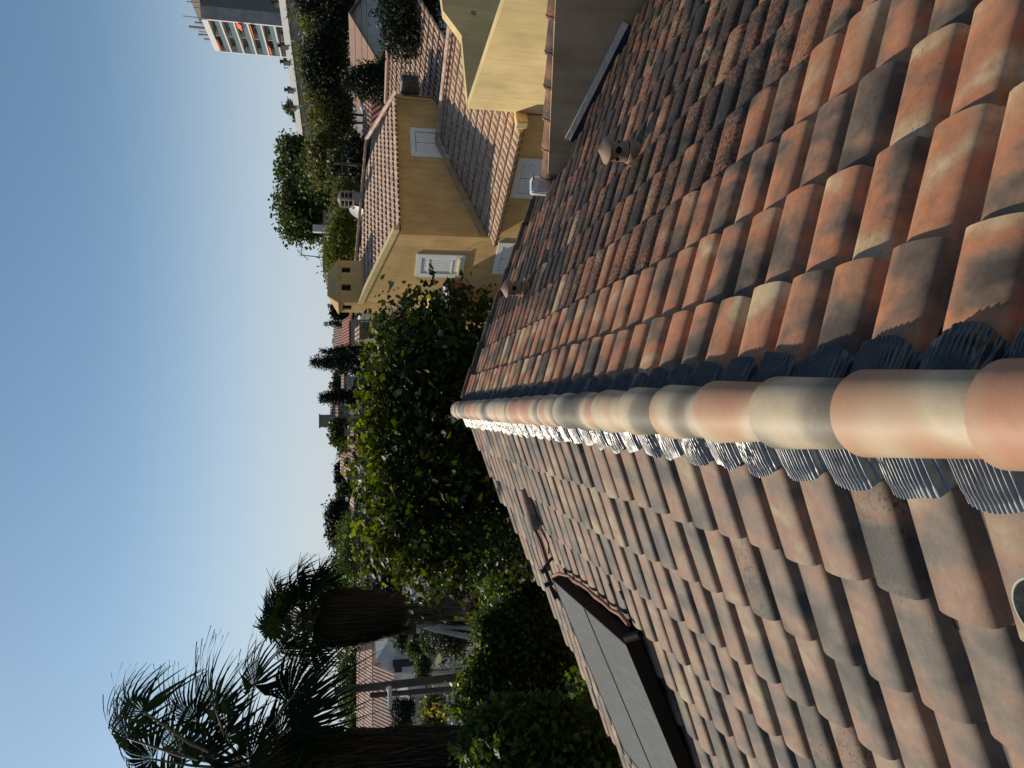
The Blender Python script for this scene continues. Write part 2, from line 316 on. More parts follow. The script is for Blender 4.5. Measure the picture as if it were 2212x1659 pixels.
def barrel(name, p0, p1, up, r0, r1, m, parent, arc=180, n=20, thick=.014, seed=0, smooth=True, sub=5, age=0, mb=None, flat=1.0, r3=None):
    """a half-round tile from p0 to p1 (axis points), radius r0 at p0 and r1 at p1, with thickness."""
    rg = np.random.default_rng(seed); p0 = np.array(p0, float); p1 = np.array(p1, float); d = nrm(p1-p0); up = nrm(np.array(up)-d*np.dot(up, d)); sd = np.cross(d, up)
    V = []; uv = []
    for (dr, t0, t1) in ((0, 0, 1), (-thick, 0, 1)):
        for j in range(sub+1):
            t = j/sub; c = p0+(p1-p0)*t; r = (r0+(r1-r0)*t)+dr
            for i in range(n+1):
                a = math.radians(-arc/2+arc*i/n); x = math.sin(a)*r; z = math.cos(a)*r*flat
                V.append(c+sd*x+up*z); uv.append((i/n, t))
    w_ = n+1; L2 = (sub+1)*w_; F = []
    for j in range(sub):
        for i in range(n): F.append((j*w_+i, j*w_+i+1, (j+1)*w_+i+1, (j+1)*w_+i)); F.append((L2+j*w_+i, L2+(j+1)*w_+i, L2+(j+1)*w_+i+1, L2+j*w_+i+1))
    k = len(V)
    for j in (0, sub):                      # rims get their own vertices so the edge stays crisp
        for i in range(n+1): V.append(V[j*w_+i]); uv.append(uv[j*w_+i])
        for i in range(n+1): V.append(V[L2+j*w_+i]); uv.append(uv[j*w_+i])
        for i in range(n): q = (k+i, k+w_+i, k+w_+i+1, k+i+1); F.append(q if j == 0 else q[::-1])
        k += 2*w_
    for i in (0, n):
        F.append((0*w_+i, L2+i, L2+sub*w_+i, sub*w_+i))
    cr_ = rg.random(3); cr_[2] = cr_[2] if r3 is None else r3; col = [tuple(cr_)+(age,)]*len(V)
    if mb is not None: mb.append((V, F, uv, col)); return None
    return mesh(name, V, F, m, parent, smooth, col, uv)
def barrel_join(name, lst, m, parent):
    V = []; F = []; uv = []; c = []
    for (v, f, u, cc) in lst: k = len(V); V += v; F += [tuple(i+k for i in q) for q in f]; uv += u; c += cc
    return mesh(name, V, F, m, parent, True, c, uv)
# ---------------------------------------------------------------- foliage
def leaves(name, C, size, m, parent, up=.4, aspect=1.0, fold=.25, seed=0, droop=0, szvar=.35, kind='leaf', dirs=None):
    rg = np.random.default_rng(seed); n = len(C); C = np.asarray(C)
    nn = rg.normal(size=(n, 3)); nn[:, 2] = np.abs(nn[:, 2])+up; nn /= np.linalg.norm(nn, axis=1)[:, None]
    d = rg.normal(size=(n, 3)) if dirs is None else dirs+rg.normal(size=(n, 3))*.25
    d[:, 2] -= droop; d -= nn*np.sum(d*nn, 1)[:, None]; d /= np.linalg.norm(d, axis=1)[:, None]; s = np.cross(nn, d)
    sz = size*(1+szvar*rg.normal(size=n).clip(-1.6, 2))
    if kind == 'leaf': t = [(0, 0, 0), (.30, -.42, 1), (.72, -.36, 1), (1.0, 0, 0), (.72, .36, 1), (.30, .42, 1)]; F = [(0, 1, 2, 3), (0, 3, 4, 5)]
    elif kind == 'maple': t = [(0, 0, 0), (-.12, -.40, .8), (.30, -.52, 1), (.62, -.34, .7), (1.02, 0, 0), (.62, .34, .7), (.30, .52, 1), (-.12, .40, .8)]; F = [(0, 1, 2, 3), (0, 3, 4, 5), (0, 5, 6, 7)]
    else: t = [(0, -.5, 0), (1, -.5, 0), (1, .5, 0), (0, .5, 0)]; F = [(0, 1, 2, 3)]
    t = np.array(t, float); k = len(t)
    V = C[:, None]+sz[:, None, None]*(t[None, :, 0, None]*d[:, None]+t[None, :, 1, None]*aspect*s[:, None]+t[None, :, 2, None]*fold*nn[:, None]*np.abs(t[None, :, 1, None]))
    FF = (np.array(F)[None]+(np.arange(n)*k)[:, None, None]).reshape(-1, 4)
    c = np.ones((n, 4)); c[:, 0] = rg.beta(1.6, 2.2, n); c[:, 0] = np.where(rg.random(n) > .985, 1, c[:, 0])
    return mesh(name, V.reshape(-1, 3), FF, m, parent, False, np.repeat(c, k, 0))
def blobs(bl, nclump, nper, cr, seed=0, shell=.72, low=-.8):
    """leaf centres in clumps spread through ellipsoids bl=[(centre, radii)], denser towards their surface"""
    rg = np.random.default_rng(seed); vol = np.array([np.prod(r)**.67 for c, r in bl]); out = []
    for (c, r), k in zip(bl, np.maximum(1, nclump*vol/vol.sum()).astype(int)):
        d = rg.normal(size=(k, 3)); d /= np.linalg.norm(d, axis=1)[:, None]; d[:, 2] = np.where(d[:, 2] < low, -d[:, 2]*.4, d[:, 2])
        rr = shell+(1-shell)*rg.random(k)**.6; rr = np.where(rg.random(k) < .22, rg.random(k)*shell, rr); rr *= 1+.09*rg.normal(size=k).clip(-2, 1.2)
        cc = np.array(c)+d*rr[:, None]*np.array(r); q = rg.normal(size=(k, nper, 3)).clip(-1.9, 1.9)*cr*(.6+.8*rg.random((k, 1, 1))); out.append((cc[:, None]+q).reshape(-1, 3))
    return np.concatenate(out)
def trunk(name, base, top, r, parent, m=None, limbs=5, seed=0, spread=1.5):
    rg = random.Random(seed); b = MB(); base = np.array(base, float); top = np.array(top, float); mid = (base+top)/2+np.array([rg.uniform(-.1, .1), rg.uniform(-.1, .1), 0])*np.linalg.norm(top-base)*.5
    b.tube([base, base*.7+mid*.3, mid, top], [r*1.25, r, r*.8, r*.35], 8)
    for i in range(limbs):
        t = rg.uniform(.45, .9); p = base+(top-base)*t; a = rg.uniform(0, 6.28); q = p+np.array([math.cos(a)*spread, math.sin(a)*spread, spread*.7])
        b.tube([p, (p+q)/2+np.array([0, 0, .1*spread]), q], [r*.45, r*.28, r*.1], 6)
    return b.obj(name, m or M_BARK, parent, True)
def tree(name, label, X0, X1, Y0, Y1, z, mt, nclump=160, nper=26, leaf=.22, group=None, shape='round', cr=None, kind='q', droop=0, up=.3, seed=None, cat='tree', depth=1.0, gz=None, aspect=.7, flow=None):
    """tree whose crown fills the picture box X0..X1 (top to bottom), Y0..Y1 at distance z; rooted on the ground"""
    seed = seed if seed is not None else int(X0*7+Y0*3) % 9999; rg = np.random.default_rng(seed)
    top = P(X0, (Y0+Y1)/2, z); bot = P(X1, (Y0+Y1)/2, z); rU = (Y1-Y0)/2/FOC*z; H = top[2]-bot[2]; cx, cy = top[0], top[1]
    g = ground(cx, cy) if gz is None else gz; t = thing(name, label, cat, (cx, cy, min(g, bot[2]-.2)), group); zc = (top[2]+bot[2])/2; cr = cr or rU*.17
    if shape == 'round':
        bl = [((cx, cy, zc), (rU*.86, rU*.86*depth, H*.43))]
        for i in range(9):
            a = rg.uniform(0, 6.28); e = rg.uniform(-.6, 1); k = rg.uniform(.3, .5); bl.append(((cx+math.cos(a)*rU*.6, cy+math.sin(a)*rU*.6*depth, zc+e*H*.30), (rU*k, rU*k, H*k*.5)))
    elif shape == 'cone': bl = [((cx+rg.normal()*rU*.05, cy, bot[2]+H*(i+.5)/9), (rU*(1-i/9.6)**.8, rU*(1-i/9.6)**.8, H/11)) for i in range(9)]
    elif shape == 'column': bl = [((cx, cy, bot[2]+H*(i+.5)/8), (rU*[.8, .95, 1, 1, .95, .85, .65, .32][i], rU*[.8, .95, 1, 1, .95, .85, .65, .32][i], H/10)) for i in range(8)]
    elif shape == 'umbrella':
        bl = [((cx, cy, zc+H*.05), (rU*.9, rU*.9, H*.36))]+[((cx+rg.uniform(-.7, .7)*rU, cy+rg.uniform(-.6, .6)*rU, zc+H*rg.uniform(-.1, .22)), (rU*.28, rU*.28, H*.22)) for i in range(12)]
    C = blobs(bl, nclump, nper, cr, seed, low=-.5)
    leaves('crown', C, leaf, mt, t, up, aspect, .2, seed, droop, kind=kind)
    trunk('trunk', (cx, cy, min(g, bot[2]-.2)), (cx, cy, zc+H*.1), max(.07, rU*.07), t, seed=seed, spread=rU*.45)
    return t
# ================================================================ THE ROOF WE STAND ON
TR, TL = .40, .42
def yend(x): return 8.55+.25*x
SR = nrm((1, 0, -TR)); SLF = nrm((-1, 0, -TL)); NR = nrm((TR, 0, 1)); NL = nrm((-TL, 0, 1)); NEAR = np.array([0, -1.0, 0])
roof = thing('tiled_house', 'terracotta tiled house whose ridge runs away from the viewer in the foreground', 'house', (0, 4.5, -6.2))
PIT, HG = .2165, .051
def age_r(p, rg):
    v = sm(.55, 1.3, p[0])*sm(2.6, 4.4, p[1]+p[0]*.55)
    return v*(.55+.6*rg.random()) if v > 0.02 else (.0 if rg.random() < .7 else .25)
WALL0 = np.array([2.62, 7.86]); WDIR = nrm((.74, -.67, 0))     # the neighbour's wall cuts the slope
def behind_wall(x, y):
    d = np.array([x, y])-WALL0; return d[0]*(.67)+d[1]*.74 > -.03 and d @ WDIR[:2] > -.05
cells = []; cells_new = []
for k in range(0, 15):
    x = .392+.3105*k; t = x/SR[0]; t0 = .128*0
    for i in range(-5, 42):
        y = 1.262+PIT*i
        if y > yend(x)-.14 or y < -.4: continue
        if behind_wall(x-.10, y): continue
        cells.append((-y, t))
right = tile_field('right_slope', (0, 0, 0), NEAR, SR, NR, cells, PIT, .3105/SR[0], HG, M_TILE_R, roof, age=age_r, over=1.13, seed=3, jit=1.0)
cells = []
SOL = [(-1.30, 4.28), (-2.98, 6.18)]
for k in range(0, 14):
    x = .458+.296*k; t = x/abs(SLF[0])
    for i in range(-5, 40):
        y = 1.615+.2115*i
        if y > yend(-x)-.10 or y < -.4: continue
        if 1.30 < x-.1 < 1.52 and 4.45 < y < 6.1 : continue
        if 1.5 < x-.1 < 2.9 and 4.42 < y < 6.12: continue
        cells.append((-y, t))
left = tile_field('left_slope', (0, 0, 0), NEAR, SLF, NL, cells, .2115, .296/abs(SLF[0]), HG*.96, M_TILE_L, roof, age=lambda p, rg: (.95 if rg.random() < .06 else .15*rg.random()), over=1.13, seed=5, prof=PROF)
# deck under the tiles, gable mortar, walls
def deck(side, tau, xmax, off, m, name):
    pts = [(0, -.6), (side*xmax, -.6), (side*xmax, yend(side*xmax)-.03), (0, yend(0)-.03)]
    V = [(x, y, -tau*abs(x)+off) for x, y in pts]; b = MB()
    b.prism(V if side < 0 else V[::-1], (0, 0, -.10)); return b.obj(name, m, roof)
deck(1, TR, 4.75, -.075, M_DARK, 'right_roof_deck'); deck(-1, TL, 4.4, -.072, M_DARK, 'left_roof_deck')
b = MB(); wy = [(4.4, -.6), (4.4, yend(4.4)-.25), (0, yend(0)-.25), (-4.05, yend(-4.05)-.25), (-4.05, -.6)]
V = [(x, y, -(TR if x > 0 else TL)*abs(x)-.25) for x, y in wy]; B = [(x, y, -6.4) for x, y in wy]
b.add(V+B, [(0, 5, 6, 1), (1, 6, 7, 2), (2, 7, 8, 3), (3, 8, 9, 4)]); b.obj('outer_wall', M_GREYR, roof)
# verge tiles along the far gable (right side), stepping with every course, on dark mortar
lst = []; dv = nrm((1, .25, -TR)); b = MB()
for k in range(9):
    x0 = .13+.3105*k; x1 = x0+.335
    p0 = np.array([x0, yend(x0)-.05, -TR*x0-.045]); p1 = np.array([x1, yend(x1)-.05, -TR*x1-.035])
    if x1 > 3.1: break
    barrel('v', p0, p1, (0, 0, 1), .062, .07, None, None, 190, 12, .012, 40+k, mb=lst, age=.8, sub=2)
    b.box((p0+p1)/2+np.array([0, -.07, -.035]), (.34, .10, .05+.012*(k % 2)), (dv, nrm(np.cross(NR, dv)), NR))
barrel_join('verge_tiles', lst, M_TILE_R, roof)
o = b.obj('verge_mortar', M_MORTAR, roof)
# ridge tiles, each lapping over the next one beyond it
edges = [float(PZ(X, 896-(2083-X)*.011, .07)[1]) for X in (2083, 1797, 1619, 1496, 1405, 1334, 1278, 1232)]
pc = (edges[-1]-edges[0])/7; ys = [edges[0]-2*pc, edges[0]-pc]+edges
while ys[-1] < yend(0)-.30: ys.append(ys[-1]+pc*.985)
ys.append(yend(0)+.02)
rr = random.Random(4)
for i in range(len(ys)-1):
    y0, y1 = ys[i]-.05, ys[i+1]
    jx = rr.uniform(-.0035, .0035); jz = rr.uniform(-.002, .003)
    barrel('ridge_tile', (jx-.005, y0, -.031+jz), (jx*.3-.005, y1, -.024+jz), (0, 0, 1), .0765, .0995, M_CAP, roof, 178, 26, .013, 100+i, sub=6, flat=.98, age=rr.choice((0, .1, .25, .4)), r3=(.92, .9, .78, .36, .42, .5, .34, .55, .6, .45)[i] if i < 10 else rr.choice((.4, .45, .5, .55, .6, .62, .7)))
b = MB(); b.tube([(-.005, yend(0)-.02, -.055), (-.005, yend(0)+.035, -.055)], [.093, .06], 20); b.obj('ridge_end_mortar', M_MORTAR, roof, True)
# pleated lead aprons under the ridge tiles
def prof_h(s, pitch):
    u = ((s/pitch+.5) % 1)-.5; return float(np.interp(u, [q[0] for q in PROF], [q[1] for q in PROF]))
def apron(name, S, tau, pitch, y0, ya, yb, d1, m, seed, amp=.0052, wl=.0125, crump=0, off=.003):
    rg = np.random.default_rng(seed); side = np.sign(S[0]); n = int((yb-ya)/wl*7); yy = np.linspace(ya, yb, n); rows = 9; Nn = nrm((tau*side, 0, 1))
    ph = np.cumsum(rg.normal(0, .05, n)); base = np.array([prof_h(-(y-y0), pitch) for y in yy]); ks = max(3, int(.012/(yy[1]-yy[0]))); base = np.convolve(np.pad(base, ks, 'edge'), np.ones(2*ks+1)/(2*ks+1), 'valid')
    wob = np.interp(yy, np.arange(ya, yb+.12, .06), rg.normal(0, 1, len(np.arange(ya, yb+.12, .06)))); V = []; 
    for j in range(rows):
        t = j/(rows-1); d = .055+(d1-.055)*t
        lag = .018*t*wob
        pl = np.sin(2*np.pi*(yy+lag*.5)/wl+ph+1.5*math.sin(3*t)*wob)*amp*(.55+.45*t)*(1 if t < .8 else .4)*(1+.35*wob)
        ext = (base-.45)*.030*t+.007*wob*t          # lower edge is scalloped: it reaches further down over the crests
        dd = d+ext; h = -HG*(1-base*(1-.08*(1-t)))+off+pl+(.012*(1-t))
        h = np.where(t < .12, np.maximum(h, -.02), h)
        if crump: h = h+crump*rg.normal(0, 1, n).cumsum().clip(-3, 3)*.15+crump*.5*rg.normal(0, 1, n)
        xs = side*dd
        p = np.stack([xs, yy+.004*wob*t, -tau*np.abs(xs)], 1)+h[:, None]*Nn; V.append(p)
    V = np.concatenate(V); i = np.arange(n-1); F = np.concatenate([np.stack([j*n+i, j*n+i+1, (j+1)*n+i+1, (j+1)*n+i], 1) for j in range(rows-1)])
    if side > 0: F = F[:, ::-1]
    return mesh(name, V, F, m, roof, True)
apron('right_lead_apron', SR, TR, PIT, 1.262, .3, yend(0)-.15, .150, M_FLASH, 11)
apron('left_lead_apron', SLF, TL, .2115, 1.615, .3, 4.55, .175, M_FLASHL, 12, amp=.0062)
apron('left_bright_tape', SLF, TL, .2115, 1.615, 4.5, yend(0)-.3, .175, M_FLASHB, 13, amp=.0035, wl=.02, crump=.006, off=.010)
# ---------------------------------------------------------------- clay vents
def vent(X, Y, label, hh=.27, rot=0):
    c = PP(X, Y, (0, 0, -.035), (TR, 0, 1)); t = thing('clay_vent', label, 'vent', c, 'clay vents on the right slope'); x, y, z = c
    barrel('base_tile', c-SR*.12-NR*.045, c+SR*.13-NR*.035, NR, .080, .086, M_TILE_R, t, 180, 16, .012, int(X), sub=3, age=.6, r3=.3)
    def lathe(name, pts, n=48, holes=None, m=M_TILE_Y):
        V = []; F = []; col = []
        for (r, h) in pts:
            for i in range(n): a = 2*math.pi*i/n; V.append((x+math.cos(a)*r, y+math.sin(a)*r, z+h)); col.append((.5, .3, .42, .45))
        for j in range(len(pts)-1):
            for i in range(n):
                hm = (pts[j][1]+pts[j+1][1])/2; a = 2*math.pi*(i+.5)/n
                if holes and any(((((a-ha+math.pi) % (2*math.pi))-math.pi)*holes[2])**2+(hm-holes[1])**2 < holes[3]**2 for ha in holes[0]): continue
                F.append((j*n+i, j*n+(i+1) % n, (j+1)*n+(i+1) % n, (j+1)*n+i))
        return mesh(name, V, F, m, t, True, col, [(i % n/n, 0) for i in range(len(V))], sharp=35)
    k = hh/.27
    lathe('collar', [(.07*k, -.04*k), (.07*k, .045*k), (.077*k, .046*k), (.080*k, .052*k), (.080*k, .072*k), (.075*k, .082*k), (.068*k, .084*k)], m=M_VENT)
    hs = ([math.radians(q+rot) for q in range(0, 360, 60)], .160*k, .062*k, .0215*k)
    body = [(.068*k, (.09+i*.0042)*k) for i in range(34)]
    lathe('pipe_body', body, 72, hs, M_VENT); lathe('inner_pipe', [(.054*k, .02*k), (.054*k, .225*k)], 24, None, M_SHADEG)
    lathe('cap', [(.060*k, .224*k), (.088*k, .214*k), (.093*k, .220*k), (.089*k, .228*k), (.045*k, .255*k), (.0005, .283*k)], 40, None, M_VENT)
M_VENT = tile_mat('vent_clay', [(.3, (.17, .10, .066)), (.5, (.25, .15, .095)), (.7, (.42, .31, .21))], .6)
vent(1379, 329, 'clay vent with a conical cap, the nearer one, in the middle of the right slope', rot=14)
vent(1143, 624, 'clay vent with a conical cap, the farther one, near the far gable', rot=24)
# ---------------------------------------------------------------- solar panels on the left slope
off = .105
def sp(x, y, h): return np.array([-x, y, -TL*x])+NL*h
for (ya, yb, lab) in ((5.225, 6.10, 'grey glazed solar panel, the farther half of the pair on the left slope'), (4.335, 5.195, 'grey glazed solar panel, the nearer half of the pair on the left slope')):
    xa, xb = 1.40, 2.87
    t = thing('solar_collector', lab, 'solar panel', sp((xa+xb)/2, (ya+yb)/2, 0), 'solar panels on the left slope')
    b = MB(); A = [sp(xa, yb, off), sp(xa, ya, off), sp(xb, ya, off), sp(xb, yb, off)]
    b.quad(*A, uvs=[(0, 1), (1, 1), (1, 0), (0, 0)]); b.obj('glass', M_SOLAR, t)
    b = MB(); e = .012
    O = [sp(xa-e, yb+e, off+.004), sp(xa-e, ya-e, off+.004), sp(xb+e, ya-e, off+.004), sp(xb+e, yb+e, off+.004)]; I = [a+NL*.004 for a in A]; D = [o-NL*.095 for o in O]
    b.add(O+I+D, [(0, 1, 5, 4), (1, 2, 6, 5), (2, 3, 7, 6), (3, 0, 4, 7), (0, 8, 9, 1), (1, 9, 10, 2), (2, 10, 11, 3), (3, 11, 8, 0)]); b.obj('frame', M_BROWN, t)
# opened strip above the panels: insulated pipe, valve, brackets, hooded tile
t = thing('solar_pipework', 'insulated pipe with brass brackets along the upper edge of the solar panels', 'pipe', sp(1.3, 5.2, -.03))
b = MB(); rg = random.Random(2); pts = [sp(1.31+rg.uniform(-.008, .008), 4.38+.17*i, .025+rg.uniform(-.008, .008)) for i in range(9)]+[sp(1.33, 5.95, .06), sp(1.37, 6.1, .10)]
b.tube(pts, [.014+.003*math.sin(i*2.1) for i in range(len(pts))], 10); b.obj('insulated_pipe', M_COPPER, t, True)
for (x, y, h) in ((1.38, 6.17, .12), (1.5, 6.2, .13)): b = MB(); b.box(sp(x, y, h), (.16, .025, .03), (SLF, NEAR, NL)); b.box(sp(x-.06, y, h+.02), (.03, .04, .05), (SLF, NEAR, NL)); b.obj('bracket', M_BLACK, t)
b = MB(); b.tube([sp(1.25, 6.14, .03), sp(1.3, 6.17, .12), sp(1.45, 6.22, .13), sp(1.6, 6.2, .10)], .014, 8); b.obj('valve_pipe', M_BLACK, t, True)
b = MB(); b.tube([sp(1.34, 4.24, .02), sp(1.36, 4.33, .09)], .028, 12); b.obj('pipe_union', M_BROWN, t, True)
b = MB(); b.tube([sp(.98, 6.3, .05), sp(1.12, 6.25, .05), sp(1.24, 6.2, .07), sp(1.33, 6.14, .09)], [.016]*4, 8); b.tube([sp(1.0, 6.2, .02), sp(1.12, 6.08, .02), sp(1.2, 6.1, .05)], .008, 6); b.obj('supply_hose', M_RED, t, True)
for i in range(16): y = 4.4+i*.11; b = MB(); b.box(sp(1.22+rg.uniform(-.03, .03), y, -.03), (.05+rg.random()*.05, .03, .015), (SLF, NEAR, NL)); b.obj('broken_mortar', M_MORTAR, t)
t = barrel('hooded_tile', sp(.70, 6.33, -.02), sp(1.03, 6.29, .015), NL, .060, .088, M_TILE_L, None, 185, 16, .013, 77, sub=4); tag(t, 'raised hooded roof tile covering the pipe above the solar panels', 'roof tile')
# dark speckled disc with a pale rim beside the nearest left tiles
c = PP(2290, 1338, (0, 0, .03), (-TL, 0, 1)); t = thing('lid', 'dark speckled round lid with a pale rim at the edge of the left slope', 'lid', c)
b = MB(); b.tube([c-NL*.012, c+NL*.008, c+NL*.009], [.085, .085, .081], 40); b.obj('disc', basic('speckled_dark_plastic', (.016, .019, .02), .85, .7, 60, spec=.1), t, False)
b = MB(); rp = [c+NL*.008+(math.cos(a)*SLF+math.sin(a)*NEAR)*.084 for a in np.linspace(0, 2*math.pi, 41)]; b.tube(rp, .0022, 6); b.obj('rim', basic('pale_rim', (.45, .43, .35), .6, .1), t, True)
# ================================================================ NEIGHBOUR'S GREY WALL ON THE RIGHT
wn = np.array([-WDIR[1], WDIR[0], 0]); wn = wn if wn[1] < 0 else -wn; W3 = np.array([WALL0[0], WALL0[1], 0])
nb = thing('neighbour_building', 'shaded grey-brown rendered neighbour wall with a tile coping against the right slope', 'building', (3.6, 7.4, -6.2))
tl = PP(1184, 376, W3, wn); tr = PP(1203, -60, W3, wn); tr2 = tr+(tr-tl)*.6
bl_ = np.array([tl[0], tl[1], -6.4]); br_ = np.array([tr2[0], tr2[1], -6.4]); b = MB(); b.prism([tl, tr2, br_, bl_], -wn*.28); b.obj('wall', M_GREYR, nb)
lst = []; L = np.linalg.norm(tr2-tl); cdir = (tr2-tl)/L; n_ = int(L/.335)
for i in range(n_+1):
    p0 = tl+cdir*(i*.335-.10)-wn*.12; p1 = p0+cdir*.38
    barrel('c', p0-np.array([0, 0, .050]), p1-np.array([0, 0, .068]), (0, 0, 1), .112, .098, None, None, 186, 14, .012, 60+i, mb=lst, age=.5, sub=3)
barrel_join('coping_tiles', lst, M_TILE_R, nb)
for i in range(n_+1): b = MB(); p = tl+cdir*(i*.335-.085)-wn*.12-np.array([0, 0, .048]); s_ = nrm(np.cross(cdir, (0, 0, 1))); b.tube([p+(s_*math.sin(a)+np.array([0, 0, 1])*math.cos(a))*.114 for a in np.linspace(-1.6, 1.6, 12)], .0035, 5); b.obj('coping_joint', M_COPPER, nb, True)
# lighter metal bar and dark bitumen strip where the slope meets the wall
q = [(1222, 299), (1347, 47), (1400, -70)]; pb = [PP(X, Y, W3+wn*.02, wn) for X, Y in q]; b = MB(); d = nrm(pb[1]-pb[0]); u = nrm(np.cross(wn, d)); u = u if u[2] > 0 else -u
Lb = np.linalg.norm(pb[1]-pb[0]); b.box((pb[0]+pb[1])/2-u*.02, (Lb, .025, .055), (d, wn, u)); b.box((pb[0]+pb[1])/2-u*.046, (Lb, .04, .012), (d, wn, u))
for i in range(7): b.box(pb[0]+d*(.1+i*Lb/7)-u*.02+wn*.014, (.02, .01, .02), (d, wn, u))
b.obj('flashing_bar', M_BAR, nb)
b = MB(); b.prism([pb[0]-u*.05, pb[1]-u*.05, pb[1]-u*.30, pb[0]-u*.30], wn*.012); b.obj('bitumen_strip', basic('blue_black_bitumen', (.02, .026, .045), .7, .3, 20, bmp=.6, bdist=.01), nb)
# the neighbour's own roof, whose tile ends show above the coping
t_ = nrm(cdir-0*wn); sdir = nrm(np.cross(t_, (0, 0, 1))); sdir = sdir if sdir @ wn < 0 else -sdir; dn_ = nrm(sdir+np.array([0, 0, -.27]))
cl = [(k*.19+.05, .30+j*.3) for k in range(int(L/.19)) for j in range(2)]
Nn = nrm(np.cross(t_, dn_)); Nn = Nn if Nn[2] > 0 else -Nn
tile_field('neighbour_tiles', tl-wn*.20+np.array([0, 0, .045]), t_, dn_, Nn, cl, .19, .30, .05, M_TILE_Y, nb, seed=9)
# foil-wrapped thing resting at the wall's end
c = P(1168, 402, 8.6); t = thing('wrapped_parcel', 'box wrapped in shiny silver plastic at the end of the tile coping', 'parcel', c-np.array([0, 0, .12]))
b = MB(); b.box(c, (.2, .16, .24), (RT, np.cross((0, 0, 1), RT), np.array([0, 0, 1.0]))); o = b.obj('wrapping', basic('silver_plastic', (.75, .72, .74), .25, .15, 5, metal=.25, bmp=.9, bdist=.05), t, bevel=.03)
b = MB(); b.tube([c+np.array([-.11, -.09, .125]), c+np.array([-.02, -.12, .13]), c+np.array([.1, -.09, .10])], .006, 6); b.tube([c+np.array([-.105, -.085, .12]), c+np.array([-.115, -.09, -.1])], .005, 6); b.obj('cord', M_BLACK, t)
# ================================================================ YELLOW HOUSE
HC = np.array([5.08, 21.57, 0]); HA = np.array([.876, .482, 0]); HB = np.array([.482, -.876, 0]); ZU = np.array([0, 0, 1.0])
def hp(a, b, z): return HC+HA*a+HB*b+ZU*z
yh = thing('yellow_house', 'ochre rendered house with pale tiled roofs and white shutters beyond the right slope', 'house', hp(2, 0, -6.2))
GZ = -6.3; SW = .31
b = MB()   # main block: facade a=0, shaded wall b=0
b.prism([hp(0, .0, GZ), hp(0, 0, .05), hp(0, -3.34, 1.0), hp(0, -3.88, .95), hp(0, -3.88, GZ)], HA*.12)
b.prism([hp(.1, -.002, GZ), hp(.1, -.002, -.06), hp(.1, -3.34, .88), hp(.1, -3.88, .9), hp(.1, -3.88, GZ)], HA*6.05)
b.obj('main_block_wall', M_OCHRE, yh)
b = MB()   # wing below
b.prism([hp(.003, 4.5, GZ), hp(.003, 4.5, -2.72), hp(3.98, 4.5, -1.5), hp(7.9, 4.5, -2.72), hp(7.9, 4.5, GZ)], HB*-4.6); b.obj('wing_wall', M_OCHRE, yh)
# verge band and eaves of the main roof
RS = .285
def mr(a, b_, h=0): return hp(a, b_, -.02-RS*b_+h)
b = MB(); b.prism([mr(-.03, .20, .235), mr(-.03, -3.36, .235), mr(-.03, -3.36, .07), mr(-.03, .20, .07)], HA*.20); b.obj('verge_band', M_OCHRE2, yh)
# main roof tiles, cut along the line seen in the picture
Tm = nrm(HB-ZU*RS); Nm = nrm(ZU+HB*RS); pl0 = mr(0, 0, .13)
rA = PP(769, 577, pl0, Nm)-HC; rB = PP(793, 300, pl0, Nm)-HC; rC = PP(856, 196, pl0, Nm)-HC
A_, B_, C_ = [(float(q @ HA), float(q @ HB)) for q in (rA, rB, rC)]
def lin(p, q, a): return p[1]+(q[1]-p[1])*(a-p[0])/(q[0]-p[0])
cl = []
for i in range(40):
    a = .30+.222*i
    if a > C_[0]+.1: break
    top = lin(A_, B_, a) if a < B_[0] else lin(B_, C_, a)
    for k in range(18):
        bb = .30-.38*k
        if bb-.30 > top: cl.append((a, bb/Tm.dot(HB)))
tile_field('main_roof_tiles', pl0, HA, Tm, Nm, cl, .222, .38/Tm.dot(HB), .065, M_TILE_Y, yh, seed=21, jit=.6, lift=.05, lip=.03)
b = MB(); b.prism([mr(.15, .12, .02), mr(C_[0], .12, .02), mr(B_[0], B_[1], .02), mr(A_[0], A_[1], .02), mr(.15, A_[1], .02)], ZU*.03); b.obj('main_roof_deck', M_DARK, yh)
lst = []
pa = mr(.1, lin(A_, B_, .1), .16); pbb = mr(*B_, .16); d = pbb-pa; n_ = int(np.linalg.norm(d)/.42)
for i in range(n_): barrel('r', pa+d*(i/n_)-ZU*.04, pa+d*((i+1.1)/n_)-ZU*.055, ZU, .10, .09, None, None, 180, 8, .012, i, mb=lst, sub=1)
pcc = mr(*C_, .16); d = pcc-pbb; n_ = int(np.linalg.norm(d)/.42)
for i in range(n_): barrel('r', pbb+d*(i/n_)-ZU*.04, pbb+d*((i+1.1)/n_)-ZU*.055, ZU, .10, .09, None, None, 180, 8, .012, 30+i, mb=lst, sub=1)
barrel_join('main_ridge_tiles', lst, M_TILE_Y, yh)
